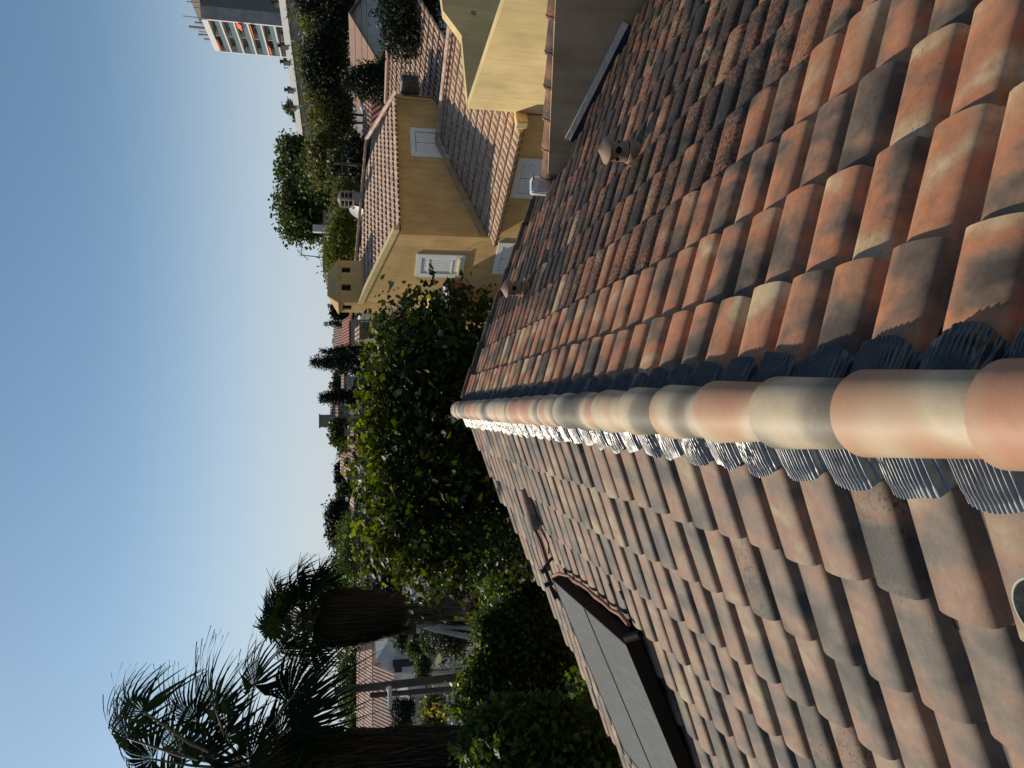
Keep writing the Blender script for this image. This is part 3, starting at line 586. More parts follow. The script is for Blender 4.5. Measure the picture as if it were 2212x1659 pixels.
# wing roof (faces the facade side), ridge at a=3.97
def wr(a, b_, h=0): return hp(a, b_, -2.60+SW*a+h)
Tw = nrm(-HA-ZU*SW); Nw = nrm(ZU-HA*SW)
cl = [(-(.13+.225*i), (.42-.38*k)/abs(Tw.dot(HA))) for i in range(19) for k in range(12)]
tile_field('wing_roof_tiles', wr(0, 0, -.02), -HB, Tw, Nw, cl, .225, .38/abs(Tw.dot(HA)), .065, M_TILE_Y, yh, seed=22, jit=.7, lift=.05, lip=.03)
b = MB(); b.prism([wr(-.34, .02, -.09), wr(3.97, .02, -.09), wr(3.97, 4.3, -.09), wr(-.34, 4.3, -.09)], ZU*-.05); b.obj('wing_roof_deck', M_OCHRE2, yh)
lst = []
for i in range(19): p = wr(-.05, .13+.225*i, -.16); barrel('g', p, p-HA*.30-ZU*.02, -ZU, .09, .095, None, None, 200, 8, .01, i, mb=lst, sub=1)
barrel_join('eave_tiles', lst, M_TILE_Y, yh)
lst = []
for i in range(13): p = wr(3.97, .05+.36*i, .045); barrel('r', p, p+HB*.40-ZU*.0, ZU, .085, .095, None, None, 190, 10, .012, 70+i, mb=lst, sub=1)
barrel_join('wing_ridge_tiles', lst, M_TILE_Y, yh)
b = MB(); b.prism([wr(-.02, .0, .0), wr(3.9, .0, .0), wr(3.9, .0, .16), wr(-.02, .0, .17)], HB*.05); b.obj('wall_flashing', M_GREYR, yh)
# second lean-to roof behind the wing ridge
zr = PP(876, 186, hp(0, -.9, 0), HB)
q0 = PZ(876, 196, .12); q1 = PZ(876, 55, .12); dz = nrm(q1-q0); T3 = nrm(-HA-ZU*.36); N3 = nrm(ZU-HA*.36)
T3d = HB; cl = [(-.15-.23*i, .30+.40*k) for i in range(24) for k in range(13)]
org3 = hp(9.9, -3.2, .05)
cl = [(s, t) for s, t in cl]
tile_field('rear_roof_tiles', org3, -HB, T3, N3, cl, .23, .40, .065, M_TILE_Y, yh, seed=23, jit=.7, lift=.05, lip=.03)
b = MB(); b.prism([org3+N3*-.05, org3+HB*5.4+N3*-.05, org3+HB*5.4+T3*5.2+N3*-.05, org3+T3*5.2+N3*-.05], -N3*.08); b.obj('rear_roof_deck', M_DARK, yh)
b = MB(); b.tube([org3-HB*.2+ZU*.06, org3+HB*5.4+ZU*.06], .075, 10); b.obj('rear_ridge', M_TILE_Y, yh, True)
# lit parapet wall on the right with the roof terrace behind it
p_tl = PP(1010.8, 234.4, hp(0, 0, 0), HA); zt = p_tl[2]; p_tr = PZ(1090, 0, zt); dw = nrm(p_tr-p_tl); ln = 5.5
nw_ = nrm(np.cross(dw, ZU)); nw_ = nw_ if nw_ @ HA > 0 else -nw_
p_tr = p_tl+dw*ln; g0 = p_tl.copy(); g0[2] = GZ; g1 = p_tr.copy(); g1[2] = GZ
b = MB(); b.prism([p_tl, p_tr, g1, g0], nw_*.22); b.obj('terrace_parapet', M_OCHRE2, yh)
e0 = PZ(1009.6, 216, zt+.02); e1 = PZ(997, 76, zt+.02); d2 = nrm(e1-e0); e1 = e0+d2*np.linalg.norm(e1-e0); e2 = PP(957, 23, e0, np.cross(d2, ZU)); nb2 = nrm(np.cross(d2, ZU)); nb2 = nb2 if nb2[1] > 0 else -nb2
e3 = e2+d2*2.5+ZU*.1; poly = [e0, e1, e2, e3]; low = [np.array([q[0], q[1], zt-2.2]) for q in (e3, e0)]
b = MB(); b.prism(poly+low, nb2*.22); b.obj('terrace_back_wall', M_OCHRE2, yh)
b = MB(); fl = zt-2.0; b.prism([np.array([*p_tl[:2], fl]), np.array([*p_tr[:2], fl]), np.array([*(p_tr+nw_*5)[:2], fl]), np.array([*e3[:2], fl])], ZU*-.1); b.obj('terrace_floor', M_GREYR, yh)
b = MB(); c = PP(1108, 258, hp(0, 4.4, 0), HB); b.box(hp(-.16, 4.47, -2.78), (.42, .22, .30), (HA, HB, ZU)); b.obj('verge_mortar_block', M_OCHRE2, yh, bevel=.03)
# chimney stack built on the gable
ch0, ch1 = -3.88, -3.34; L_ = 1.75; zc0, zc1 = .9, 1.80
b = MB()
def hole_wall(b, o, du, wd, z0, z1, holes, th):
    """vertical wall panel o + u*du with rectangular (rounded) openings, as strips around them"""
    us = sorted({0, wd, *[h[0]-h[2] for h in holes], *[h[0]+h[2] for h in holes]}); zs = sorted({z0, z1, *[h[1]-h[3] for h in holes], *[h[1]+h[3] for h in holes]})
    nn_ = np.cross(du, ZU)
    for u0, u1 in zip(us, us[1:]):
        for a0, a1 in zip(zs, zs[1:]):
            if any(abs((u0+u1)/2-h[0]) < h[2] and abs((a0+a1)/2-h[1]) < h[3] for h in holes): continue
            q = [o+du*u0+ZU*a0, o+du*u1+ZU*a0, o+du*u1+ZU*a1, o+du*u0+ZU*a1]; b.quad(*q)
            b.quad(*[p+th for p in q][::-1])
    for h in holes:
        c4 = [(h[0]-h[2], h[1]-h[3]), (h[0]+h[2], h[1]-h[3]), (h[0]+h[2], h[1]+h[3]), (h[0]-h[2], h[1]+h[3])]
        for i in range(4): (u0, a0), (u1, a1) = c4[i], c4[(i+1) % 4]; p, q = o+du*u0+ZU*a0, o+du*u1+ZU*a1; b.quad(p, q, q+th, p+th)
hole_wall(b, hp(-.004, ch0, 0), HB, ch1-ch0, zc0-1.2, zc1, [(.27, 1.52, .12, .14)], HA*.06)
hole_wall(b, hp(-.004, ch1, 0), HA, L_, zc0, zc1, [(.62, 1.55, .13, .15), (1.35, 1.56, .11, .14)], -HB*.06)
hole_wall(b, hp(L_, ch0, 0), HB, ch1-ch0, zc0, zc1, [], -HA*.06); hole_wall(b, hp(0, ch0, 0), HA, L_, zc0, zc1, [], HB*.06)
b.obj('chimney_stack', M_OCHRE, yh)
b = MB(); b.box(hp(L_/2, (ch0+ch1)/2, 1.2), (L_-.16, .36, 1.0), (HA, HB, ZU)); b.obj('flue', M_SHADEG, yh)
b = MB(); q = [hp(-.05, ch0-.05, zc1), hp(L_+.05, ch0-.05, zc1), hp(L_+.05, ch1+.05, zc1), hp(-.05, ch1+.05, zc1)]; m0, m1 = hp(.45, (ch0+ch1)/2, zc1+.36), hp(L_-.35, (ch0+ch1)/2, zc1+.36)
b.add(q+[m0, m1]+[p-ZU*.03 for p in q], [(0, 3, 4), (1, 5, 2), (0, 4, 5, 1), (3, 2, 5, 4), (0, 1, 7, 6), (1, 2, 8, 7), (2, 3, 9, 8), (3, 0, 6, 9)]); b.obj('chimney_cap', M_OCHRE, yh)
# shuttered windows
def shutter_window(ax, o, w0, w1, z0, z1, nn_, split=False, ajar=False, recess=0.0):
    """frame band flush on the wall, plank shutters with hinges; ax = horizontal axis, o = wall origin"""
    f = .16; fr = MB(); W = w1-w0
    def bx(mb, u0, u1, a0, a1, d0, d1): mb.box(o+ax*(u0+u1)/2+ZU*(a0+a1)/2+nn_*(d0+d1)/2, (u1-u0, d1-d0, a1-a0), (ax, nn_, ZU))
    bx(fr, w0, w1, z1-f, z1, 0, .045); bx(fr, w0, w1, z0, z0+f, 0, .045); bx(fr, w0, w0+f, z0+f, z1-f, 0, .045); bx(fr, w1-f, w1, z0+f, z1-f, 0, .045)
    fo = fr.obj('window_frame', M_WHITE, yh)
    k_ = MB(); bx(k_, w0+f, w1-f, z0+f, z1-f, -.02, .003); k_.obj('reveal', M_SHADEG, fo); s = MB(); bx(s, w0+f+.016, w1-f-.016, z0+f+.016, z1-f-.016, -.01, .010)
    n = max(4, int((W-2*f)/.11)); 
    for i in range(n): u0 = w0+f+.01+(W-2*f-.03)*i/n; u1 = w0+f+.01+(W-2*f-.03)*(i+1)/n-.010; bx(s, u0, u1, z0+f+.02, z1-f-.02, .010, .019)
    s.obj('shutter', M_WHITE, fo)
    for zz in (z0+f+.22, z1-f-.22): h = MB(); bx(h, w0+f-.02, w1-f-.05 if split else w0+f+(W-2*f)*.8, zz-.02, zz+.02, .019, .038); h.obj('hinge', M_WHITE, fo)
    g = MB(); bx(g, (w0+w1)/2-.008, (w0+w1)/2+.008, z0+f, z1-f, .019, .021); g.obj('shutter_gap', M_BLACK, fo) if split else None
    if recess:
        bx2 = MB(); bx(bx2, w0+f-.03, w1-f+.03, z0+f-.03, z0+f+.02, .02, .11); bx2.obj('sill', M_OCHRE2, fo)
        lt = MB(); lt.tube([o+ax*(w1-.12)+ZU*(z0+f+.1)+nn_*.03, o+ax*(w1-.08)+ZU*(z0+f+.16)+nn_*.14, o+ax*(w1-.05)+ZU*(z0+f+.05)+nn_*.17], .012, 6); lt.obj('shutter_hook', M_WHITE, fo)
shutter_window(HB, hp(0, 0, 0), -1.86, -.80, -2.06, -.58, -HA, recess=1)
shutter_window(HB, hp(0, 0, 0), -1.62, -.16, -4.4, -2.98, -HA, split=True)
shutter_window(HB, hp(0, 0, 0), 1.72, 3.15, -4.3, -2.98, -HA, split=True)
shutter_window(HA, hp(0, 0, 0), 3.22, 4.52, -1.85, -.46, HB, split=True)
for dx_, dz_ in ((0, 0), (1.5, -.75)):
    c = e1+d2*(.9-dx_)-nb2*.012; c[2] = zt-.35+dz_*.5; b = MB(); b.tube([c, c-nb2*.02], .07, 16); b.obj('wall_vent', M_STONEL, yh)
b = MB(); b.tube([hp(6.1, .02, -.3), hp(6.05, .03, -1.3), hp(5.7, .04, -1.45), hp(5.2, .05, -1.5)], .012, 5); b.obj('cable', M_BLACK, yh, True)
b = MB(); b.tube([hp(5.95, .03, -.1), hp(5.93, .03, -1.2)], .03, 8); b.obj('drain_pipe', M_OCHRE2, yh, True)
# small porch roof and lean-to on the facade's left end
b = MB(); b.prism([hp(-.02, -3.7, -1.05), hp(-.95, -3.7, -1.35), hp(-.95, -3.7, -1.5), hp(-.02, -3.7, -1.25)], HB*.9); b.obj('porch_hood', M_OCHRE2, yh)
b = MB(); b.prism([hp(-.02, -3.75, -1.3), hp(-1.0, -3.75, -1.3), hp(-1.0, -3.75, GZ), hp(-.02, -3.75, GZ)], HB*.85); b.obj('stair_wall', M_OCHRE, yh)
b = MB(); b.box(hp(-.35, -2.55, -1.92), (.7, .75, .35), (HA, HB, ZU)); b.obj('balcony_edge', basic('rust_red_render', (.30, .09, .05), .9, .2, 5), yh)
b = MB(); b.prism([hp(-.02, -2.9, -1.5), hp(-.75, -2.9, -1.62), hp(-.75, -2.9, -1.72), hp(-.02, -2.9, -1.62)], HB*.75); b.obj('balcony_coping', M_WHITER, yh, bevel=.02)
# things fixed to the house
c = PP(1582/1.8228+6, 183, hp(6.3, 0, 0), HA); t = thing('air_conditioner', 'grey slatted air conditioning unit at the right end of the main roof', 'air conditioner', hp(6.42, .1, -.95))
b = MB(); b.box(hp(6.42, .05, -.52), (.34, .80, .62), (HA, HB, ZU)); b.obj('casing', M_STEEL, t, bevel=.02)
b = MB()
for i in range(9): b.box(hp(6.24, .05, -.77+i*.06), (.02, .66, .02), (HA, HB, ZU))
for i in range(9): b.box(hp(6.12+i*.07, .462, -.52), (.02, .015, .5), (HA, HB, ZU))
b.obj('grille', M_BLACK, t)
c = P(776, 457, 26.6); t = thing('satellite_dish', 'white satellite dish just behind the yellow house ridge', 'satellite dish', c-np.array([0, 0, .9]))
V = []; n = 20; dn = nrm((-.75, -.35, .35)); du = nrm(np.cross(dn, ZU)); dv = np.cross(du, dn)
for r, h in ((0, 0), (.12, .01), (.23, .03), (.33, .06)):
    for i in range(n): a = 2*math.pi*i/n; V.append(c+dn*h+(du*math.cos(a)+dv*math.sin(a)*1.1)*r)
mesh('dish', V, [(j*n+i, j*n+(i+1) % n, (j+1)*n+(i+1) % n, (j+1)*n+i) for j in range(3) for i in range(n)], M_WHITE, t, True)
b = MB(); b.tube([c-dn*.05, c-ZU*.4-dn*.1, c-ZU*.95-dn*.1], .03, 8); b.tube([c-dv*.35, c+dn*.45], .012, 6); b.obj('mast', M_STEEL, t)
c = P(762, 431, 26.4); t = thing('ridge_chimney', 'slotted concrete chimney pot behind the yellow house ridge', 'chimney', c-ZU*.9)
ax = (HA, HB, ZU); b = MB(); b.box(c-ZU*.5, (.36, .36, .9), ax); b.box(c-ZU*.02, (.48, .48, .07), ax)
for i in range(3):
    z = .06+i*.13
    for sa in (-1, 1):
        for sb in (-1, 1): b.box(c+HA*sa*.17+HB*sb*.17+ZU*(z+.03), (.08, .08, .09), ax)
    b.box(c+ZU*(z+.09), (.44, .44, .035), ax)
q = [c+HA*i*.2+HB*j*.2+ZU*.44 for i, j in ((-1, -1), (1, -1), (1, 1), (-1, 1))]; b.add(q+[c+ZU*.55], [(0, 1, 4), (1, 2, 4), (2, 3, 4), (3, 0, 4), (3, 2, 1, 0)]); b.obj('stack', M_STONEL, t)
b = MB(); b.box(c+ZU*.2, (.24, .24, .42), ax); b.obj('flue', M_SHADEG, t)
# ================================================================ GROUND AND STREET
def gmesh(name, xs, ys, m, dz=0, kind='structure'):
    V = [(x, y, ground(x, y)+dz) for y in ys for x in xs]; n = len(xs)
    F = np.array([(j*n+i, j*n+i+1, (j+1)*n+i+1, (j+1)*n+i) for j in range(len(ys)-1) for i in range(n-1)])
    o = mesh(name, V, F, m, None, True); o['kind'] = kind; return o
gmesh('ground', [-3000, -1000, -400]+list(np.linspace(-200, 200, 81))+[400, 1000, 3000], [-1500, -300, -60]+list(np.linspace(-30, 300, 100))+[500, 1500, 4000], M_SOIL)
rp0, rp1 = P(905, 1330, 92), P(975, 1480, 84)
def road(pts, wd, name):
    V = []; F = []
    for i, p in enumerate(pts):
        d = nrm(np.array(pts[min(i+1, len(pts)-1)])-np.array(pts[max(0, i-1)])); s = np.array([-d[1], d[0]])
        for k in (-1, 1): x, y = np.array(p)+s*wd/2*k; V.append((x, y, ground(p[0], p[1])+.10))
    F = [(2*i, 2*i+1, 2*i+3, 2*i+2) for i in range(len(pts)-1)]; o = mesh(name, V, F, M_ROAD); o['kind'] = 'structure'
road([(-45, 45), (-36, 62), (-28, 78), (-24, 96), (-22, 120), (-20, 150)], 6.5, 'road')
# ================================================================ BUILDINGS BEHIND
def facing(X0, X1, z0, z1, Y0, Y1, Zt):
    pass
def simple_house(name, label, c, yaw, W, D, H, rh, mw, mr_, windows=(), group=None, chim=(), hip=0.0, cat='house', door=None, eave=.35, gable_front=False):
    """gabled or hipped house; c = centre of its base, ridge along the local x axis, local -y faces the viewer at yaw 0"""
    c = np.array(c, float); ca, sa = math.cos(yaw), math.sin(yaw); X = np.array([ca, sa, 0]); Y = np.array([-sa, ca, 0]); t = thing(name, label, cat, c, group)
    def q(x, y, z): return c+X*x+Y*y+ZU*z
    b = MB(); w2, d2 = W/2, D/2
    b.add([q(-w2, -d2, 0), q(w2, -d2, 0), q(w2, d2, 0), q(-w2, d2, 0), q(-w2, -d2, H), q(w2, -d2, H), q(w2, d2, H), q(-w2, d2, H), q(-w2+hip*d2, 0, H+rh-.02), q(w2-hip*d2, 0, H+rh-.02)],
          [(0, 1, 5, 4), (1, 2, 6, 5), (2, 3, 7, 6), (3, 0, 4, 7), (5, 6, 9), (7, 4, 8)]); b.obj('wall', mw, t)
    e = eave; k = rh/d2; b = MB(); hw = W/2+e; r0, r1 = -hw+hip*(d2+e), hw-hip*(d2+e); th = .12
    for s in (-1, 1):
        A = [q(-hw, s*(d2+e), H-k*e), q(hw, s*(d2+e), H-k*e), q(r1, 0, H+rh), q(r0, 0, H+rh)]; sl = math.hypot(d2+e, rh)
        uv = [(0, 0), (2*hw, 0), (hw+r1, sl), (hw+r0, sl)]; b.add([a+ZU*th for a in A], [(0, 1, 2, 3) if s < 0 else (3, 2, 1, 0)], uv)
        b.add(A+[a+ZU*th for a in A], [(0, 4, 5, 1) if s < 0 else (1, 5, 4, 0), (0, 3, 7, 4), (1, 5, 6, 2), (3, 2, 1, 0) if s < 0 else (0, 1, 2, 3)])
    if hip:
        for s in (-1, 1):
            A = [q(s*hw, -(d2+e), H-k*e+th), q(s*hw, d2+e, H-k*e+th), q(r1 if s > 0 else r0, 0, H+rh+th)]
            b.add(A, [(0, 1, 2) if s > 0 else (2, 1, 0)], [(0, 0), (D, 0), (D/2, sl)])
    b.obj('roof', mr_, t)
    for (face, u, z, ww, hh) in windows:
        if face == 'f': o_, ax, nn_ = q(u, -d2, z), X, -Y
        elif face == 'r': o_, ax, nn_ = q(w2, u, z), Y, X
        else: o_, ax, nn_ = q(-w2, u, z), Y, -X
        b = MB()
        for du, dz_, a1, b1 in ((-ww/2, 0, .1, hh+.1), (ww/2, 0, .1, hh+.1), (0, hh/2, ww+.1, .1), (0, -hh/2, ww+.1, .1)): b.box(o_+ax*du+ZU*dz_, (a1, .12, b1), (ax, nn_, ZU))
        wf = b.obj('window', M_WHITE, t); b = MB(); b.box(o_, (ww-.08, .05, hh-.08), (ax, nn_, ZU)); b.obj('pane', M_GLASS, wf)
    for (x, y, s, h) in chim:
        z = H+rh*(1-abs(y)/d2); b = MB(); b.box(q(x, y, z+h/2-.3), (s, s*.8, h+.6), (X, Y, ZU)); b.box(q(x, y, z+h), (s+.2, s*.8+.2, .12), (X, Y, ZU)); b.obj('chimney', M_STONE, t)
    return t
def at(X, Y, z): p = P(X, Y, z); return p
# far-right tower block with loggias
zt_ = 150; A0 = P(436, 113, zt_); A0t = A0[2]
tw = thing('apartment_tower', 'tall grey and white apartment tower with glazed balconies and rooftop masts on the right', 'apartment building', (A0[0], A0[1], ground(A0[0], A0[1])))
B0 = P(487, 204, 158); B0[2] = A0t; La = np.linalg.norm(B0-A0)
# loggia face runs from A0 (near corner) to B0 (far corner)
ft = PZ(437, 73+40, A0t); f0 = PZ(441.5, 40+33, A0t)
nA = PZ((700+405/4.424)/1.8228, 320/4.424/1.8228, 36.0); nB = PZ((700+650/4.424)/1.8228, 895/4.424/1.8228, 36.0)
nC = PZ((700+395/4.424)/1.8228, 200/4.424/1.8228, 36.0)
dl = nrm(nB-nA); ll = np.linalg.norm(nB-nA); dg = nrm(np.cross(dl, ZU)); dg = dg if dg @ (nA-CAM) > 0 else -dg     # dg into the building
gz_ = ground(nA[0], nA[1])-1
X_t, Y_t = dl, dg; FH = 2.85*ll/ll
fz = float(PP((700+765/4.424)/1.8228, 370/4.424/1.8228, nA, dg)[2]); fz2 = float(PP((700+1005/4.424)/1.8228, 395/4.424/1.8228, nA, dg)[2]); FH = fz-fz2; topz = 36.0
band = topz-float(PP((700+520/4.424)/1.8228, 350/4.424/1.8228, nA, dg)[2])
dep = 14.0
def q(u, v, z): return np.array([nA[0], nA[1], 0])+dl*u+dg*v+ZU*z
# wall mass behind loggias, grey side wall that faces the viewer
rs = nrm(nC-nA); rs[2] = 0; rs = nrm(rs)
b = MB(); b.prism([q(0, 0, gz_)+rs*2.6, q(0, 0, gz_)+rs*40, q(0, 0, gz_)+rs*40+dg*12, q(0, 0, gz_)+rs*2.6+dg*12], ZU*(topz-gz_-.3))
b.obj('side_wall', M_TOWERG, tw) if 'M_TOWERG' in globals() else b.obj('side_wall', M_GREY, tw)
b = MB(); b.prism([q(0, .02, gz_), q(0, 0, gz_)+rs*2.8, q(0, 0, gz_)+rs*2.8+dg*6, q(0, 3, gz_)], ZU*(topz-gz_)); b.obj('corner_wall', M_GREY, tw)
b = MB(); b.prism([q(.1, 1.6, gz_), q(ll-.1, 1.6, gz_), q(ll-.1, dep, gz_), q(.1, dep, gz_)], ZU*(topz-gz_-.2)); b.obj('loggia_back_wall', M_STONE, tw)
b = MB(); b.box(q(ll/2, .8, topz-band/2), (ll, 1.7, band), (dl, dg, ZU)); b.box(q(.25, .8, (gz_+topz)/2), (.5, 1.7, topz-gz_), (dl, dg, ZU)); b.box(q(ll-.2, .8, (gz_+topz)/2), (.4, 1.7, topz-gz_), (dl, dg, ZU)); b.obj('white_frame', M_WHITE, tw)
rg = random.Random(3)
for i in range(11):
    z = topz-band-(FH)*(i+1)+.35
    if i: pass
    s = MB(); s.box(q(ll/2, .8, z), (ll-.8, 1.7, .34), (dl, dg, ZU)); s.obj('floor_slab', M_WHITE, tw)
    g = MB(); g.box(q(ll/2, .06, z+.17+.55), (ll-.9, .04, 1.0), (dl, dg, ZU)); go = g.obj('balcony_glass', M_TINT if 'M_TINT' in globals() else M_GLASS, tw)
    for j in range(4):
        u = ll*(j+.5)/4; wv = MB(); wv.box(q(u, 1.58, z+1.3), (ll/4*.62, .06, 1.6), (dl, dg, ZU)); wv.obj('window', M_GLASS, tw)
    dvd = MB(); dvd.box(q(ll/2, .85, z+1.2), (.12, 1.4, 2.1), (dl, dg, ZU)); dvd.obj('divider', M_WHITE, tw)
for (i, u0, u1, drop) in ((0, .58, .92, .5), (2, .02, .20, 1.2), (3, .03, .42, .4), (4, .66, .92, .5)):
    z = topz-band-FH*i-.05; a = MB(); a.prism([q(ll*u0, .25, z), q(ll*u1, .25, z), q(ll*u1, -.55, z-drop), q(ll*u0, -.55, z-drop)], ZU*.08); a.obj('awning', M_ORANGE, tw)
b = MB(); b.box(q(ll*.15, 6, topz+.9), (ll*.9, 6, 2.0), (dl, dg, ZU)); b.box(q(-2, 5, topz+1.2)+rs*2, (5, 5, 2.8), (dl, dg, ZU)); b.obj('roof_plant_room', M_STONE, tw)
for (X, Y, h, r) in ((402, 36, 4.5, .38), (402, 95, 4.5, .12), (416, 62, 2.5, .15), (421, 116, 2.4, .3), (417, 136, 4.2, .42), (424, 150, 2.4, .15), (427, 163, 2.8, .35), (434, 180, 2.0, .3), (382, 6, 6, .1)):
    u = (Y-72)/130*ll; p = q(u, 1.5 if Y > 72 else 0, topz)+(rs*((72-Y)*.25) if Y < 72 else 0); mm = MB(); mm.box(p+ZU*h*.55, (r*2, r*1.2, h*.9), (dl, dg, ZU)); mm.box(p+ZU*h*.2, (.2, .2, h*.5), (dl, dg, ZU)); mm.box(p+ZU*h*.45+dl*r, (r*1.2, .12, .12), (dl, dg, ZU)); mm.obj('antenna_panel', M_GREY, tw)
# long low block with a white roof edge
zl = 12.0; L0 = PZ(604, 0, zl); L1 = PZ(658, 390, zl); dL = nrm(L1-L0); lL = np.linalg.norm(L1-L0)+14; L0 = L0-dL*14; nL = nrm(np.cross(dL, ZU)); nL = nL if nL[0] > 0 else -nL
lb = thing('long_apartment_block', 'long low apartment block with a flat white roof edge behind the trees on the right', 'apartment building', (L0[0], L0[1], ground(L0[0], L0[1])))
b = MB(); b.prism([L0+nL*.6-ZU*.8, L0+dL*lL+nL*.6-dL*.5-ZU*.8, L0+dL*lL+nL*12-ZU*.8, L0+nL*12-ZU*.8], -ZU*14); b.obj('wall', M_GREY, lb)
b = MB(); b.box(L0+dL*lL/2+nL*6.3-ZU*.35, (lL, 13, .9), (dL, nL, ZU)); b.obj('roof_edge', M_WHITE, lb)
b = MB(); b.box(L0+dL*lL/2+nL*.75-ZU*2.6, (lL-1, .3, .35), (dL, nL, ZU)); b.obj('string_course', M_WHITE, lb)
for i in range(14):
    for j in range(2): u = 3+i*(lL-6)/13; b = MB(); b.box(L0+dL*u+nL*.58-ZU*(2.1+j*3.0)+ZU*.0, (1.7, .12, 1.35), (dL, nL, ZU)); wf = b.obj('window', M_WHITE if (i*3+j) % 4 else M_GREY, lb); b = MB(); b.box(L0+dL*u+nL*.50-ZU*(2.1+j*3.0), (1.5, .12, 1.15), (dL, nL, ZU)); b.obj('pane', M_GLASS, wf)
for (Y, kind) in ((27, 'c'), (20, 'v'), (95, 'v'), (118, 'c'), (138, 'v'), (152, 'c'), (165, 'v'), (212, 'c'), (250, 'c')):
    X = 604+Y*54/390; p = PZ(X-3, Y, zl)+nL*1.5; b = MB()
    if kind == 'c': b.box(p+ZU*.2, (.9, .7, .9), (dL, nL, ZU)); b.box(p+ZU*.66, (1.0, .8, .08), (dL, nL, ZU)); co = b.obj('chimney', M_CHIM, lb); b = MB(); b.tube([p+ZU*.66, p+ZU*1.15], .26, 10); b.box(p+ZU*1.18, (.7, .6, .07), (dL, nL, ZU)); b.obj('chimney_pot', M_BLACK, co)
    else:
        b.tube([p, p+ZU*.6], .08, 8)
        for k in range(3): b.tube([p+ZU*(.6+.09*k), p+ZU*(.62+.09*k)], .26-.07*k, 10)
        b.obj('roof_vent', M_STONE, lb)
# white gable house top right
zz = 46; gpk = P(865-92, 22, zz); yaw = math.radians(-62)
g_z = ground(gpk[0], gpk[1]); R0 = P(752, 34, zz); R1 = P(768, 205, 62)
R1[2] = R0[2] = 1.1+(778-757)/FOC*.98*zz; dR = nrm(R1-R0); lR = np.linalg.norm(R1-R0)
cN = R0+dR*lR/2; W_ = lR; Dp = 9.5; rh = 3.1; H_ = R0[2]-rh-g_z
wh = simple_house('white_gable_house', 'white gabled house with a brown tiled roof and skylights at the right edge', (cN[0], cN[1], g_z), math.atan2(dR[1], dR[0]), W_, Dp, H_, rh, M_WHITER, M_ROOF_BRN, windows=(('l', -1.4, H_-3.6, 1.2, 2.6),), eave=.5)
sideN = nrm(np.array([dR[1], -dR[0], 0])); sideN = sideN if sideN[0] < 0 else -sideN
for u, v, wd in ((.52, .42, 4.2), (.85, .42, 2.6), (.62, .72, 1.4)):
    p = R0+dR*lR*u+sideN*Dp/2*v-ZU*rh*v+ZU*.3; dn2 = nrm(sideN*Dp/2-ZU*rh); b = MB(); b.box(p, (wd, 1.3, .12), (dR, dn2, np.cross(dR, dn2))); so = b.obj('skylight', M_WHITE, wh); b = MB(); b.box(p+ZU*.02, (wd-.2, 1.1, .14), (dR, dn2, np.cross(dR, dn2))); b.obj('pane', M_SKYL, so)
# reddish roofs just behind the yellow house
c = P(800, 430, 44); gh = ground(c[0], c[1]); simple_house('red_roof_house', 'low house with a dark red tiled roof right behind the yellow house ridge', (c[0], c[1], gh), math.radians(-3), 12.5, 7, -.35-gh-1.2, 1.75, M_STONE, M_ROOF_RED)
c = P(792, 262, 40); gh = ground(c[0], c[1]); simple_house('small_red_roof_house', 'small house with an orange tiled hipped roof between the conifer and the red roof', (c[0], c[1], gh), math.radians(10), 4.6, 6, -.2-gh-1.3, 1.9, M_STONE, M_ROOF_RED)
c = P(790, 225, 52); gh = ground(c[0], c[1]); simple_house('brown_roof_house', 'house with a long brown tiled roof left of the dark conifer column', (c[0], c[1], gh), math.radians(-55), 11, 8, .2-gh-2, 2.6, M_STONE, M_ROOF_BRN, windows=(('l', 0, 3.5, 1, 1.4),))
# flat building with antenna mast behind the bamboo
c = P(712, 522, 60); gh = ground(c[0], c[1]); fb = thing('flat_roofed_house', 'flat roofed grey house with a chimney and a tall antenna mast above the bamboo', 'house', (c[0], c[1], gh)); zt2 = P(702, 520, 60)[2]
b = MB(); b.box((c[0], c[1]+3, (gh+zt2)/2), (4.6, 6, zt2-gh)); b.obj('wall', M_GREY, fb); b = MB(); b.box((c[0], c[1]+3, zt2), (5.0, 6.4, .3)); b.obj('roof', M_STONE, fb)
p = P(700, 495, 58); b = MB(); b.box(p+ZU*.2, (.55, .5, 1.3)); b.obj('chimney', M_WHITER, fb)
p0 = P(698, 556, 58); p1 = P(650, 551, 58); b = MB(); b.tube([p0, p1], .05, 6); b.tube([p1+RT*-.1, p1+RT*1.0+UP*-.1], .03, 5); b.tube([p1-UP*.6-RT*.4, p1+RT*.4+UP*.3], .03, 5)
for i in range(5): b.tube([p1+RT*(.2*i)-UP*.25-RT*.05, p1+RT*(.2*i)+UP*.25], .015, 4)
b.obj('antenna_mast', M_STEEL, fb)
# far houses along the skyline, centre
def far_house(label, X_eave, Xr, Y0, Y1, z, mw, mr_, yaw=0, hipv=0., chim=(), win=(), name='far_house', D=8, group='houses on the far skyline', Hc=None):
    c0 = P(X_eave, (Y0+Y1)/2, z); W_ = (Y1-Y0)/FOC*z; ze = P(X_eave, (Y0+Y1)/2, z)[2]; zr_ = P(Xr, (Y0+Y1)/2, z+D/2)[2]; g = ground(c0[0], c0[1]+D/2)-.5
    return simple_house(name, label, (c0[0], c0[1]+D/2, g), yaw, W_-.6, D, ze-g+.1, zr_-ze-.1, mw, mr_, windows=[(f, u*W_, ze-g-dz_, w_, h_) for f, u, dz_, w_, h_ in win], group=group, chim=chim, hip=hipv, eave=.3)
far_house('wide red roofed house below the small pointed cypress', 757, 741, 684, 750, 85, M_GREY, M_ROOF_RED, D=9, win=(('f', -.25, 1.7, 1, 1.4), ('f', .2, 1.7, 1, 1.4)))
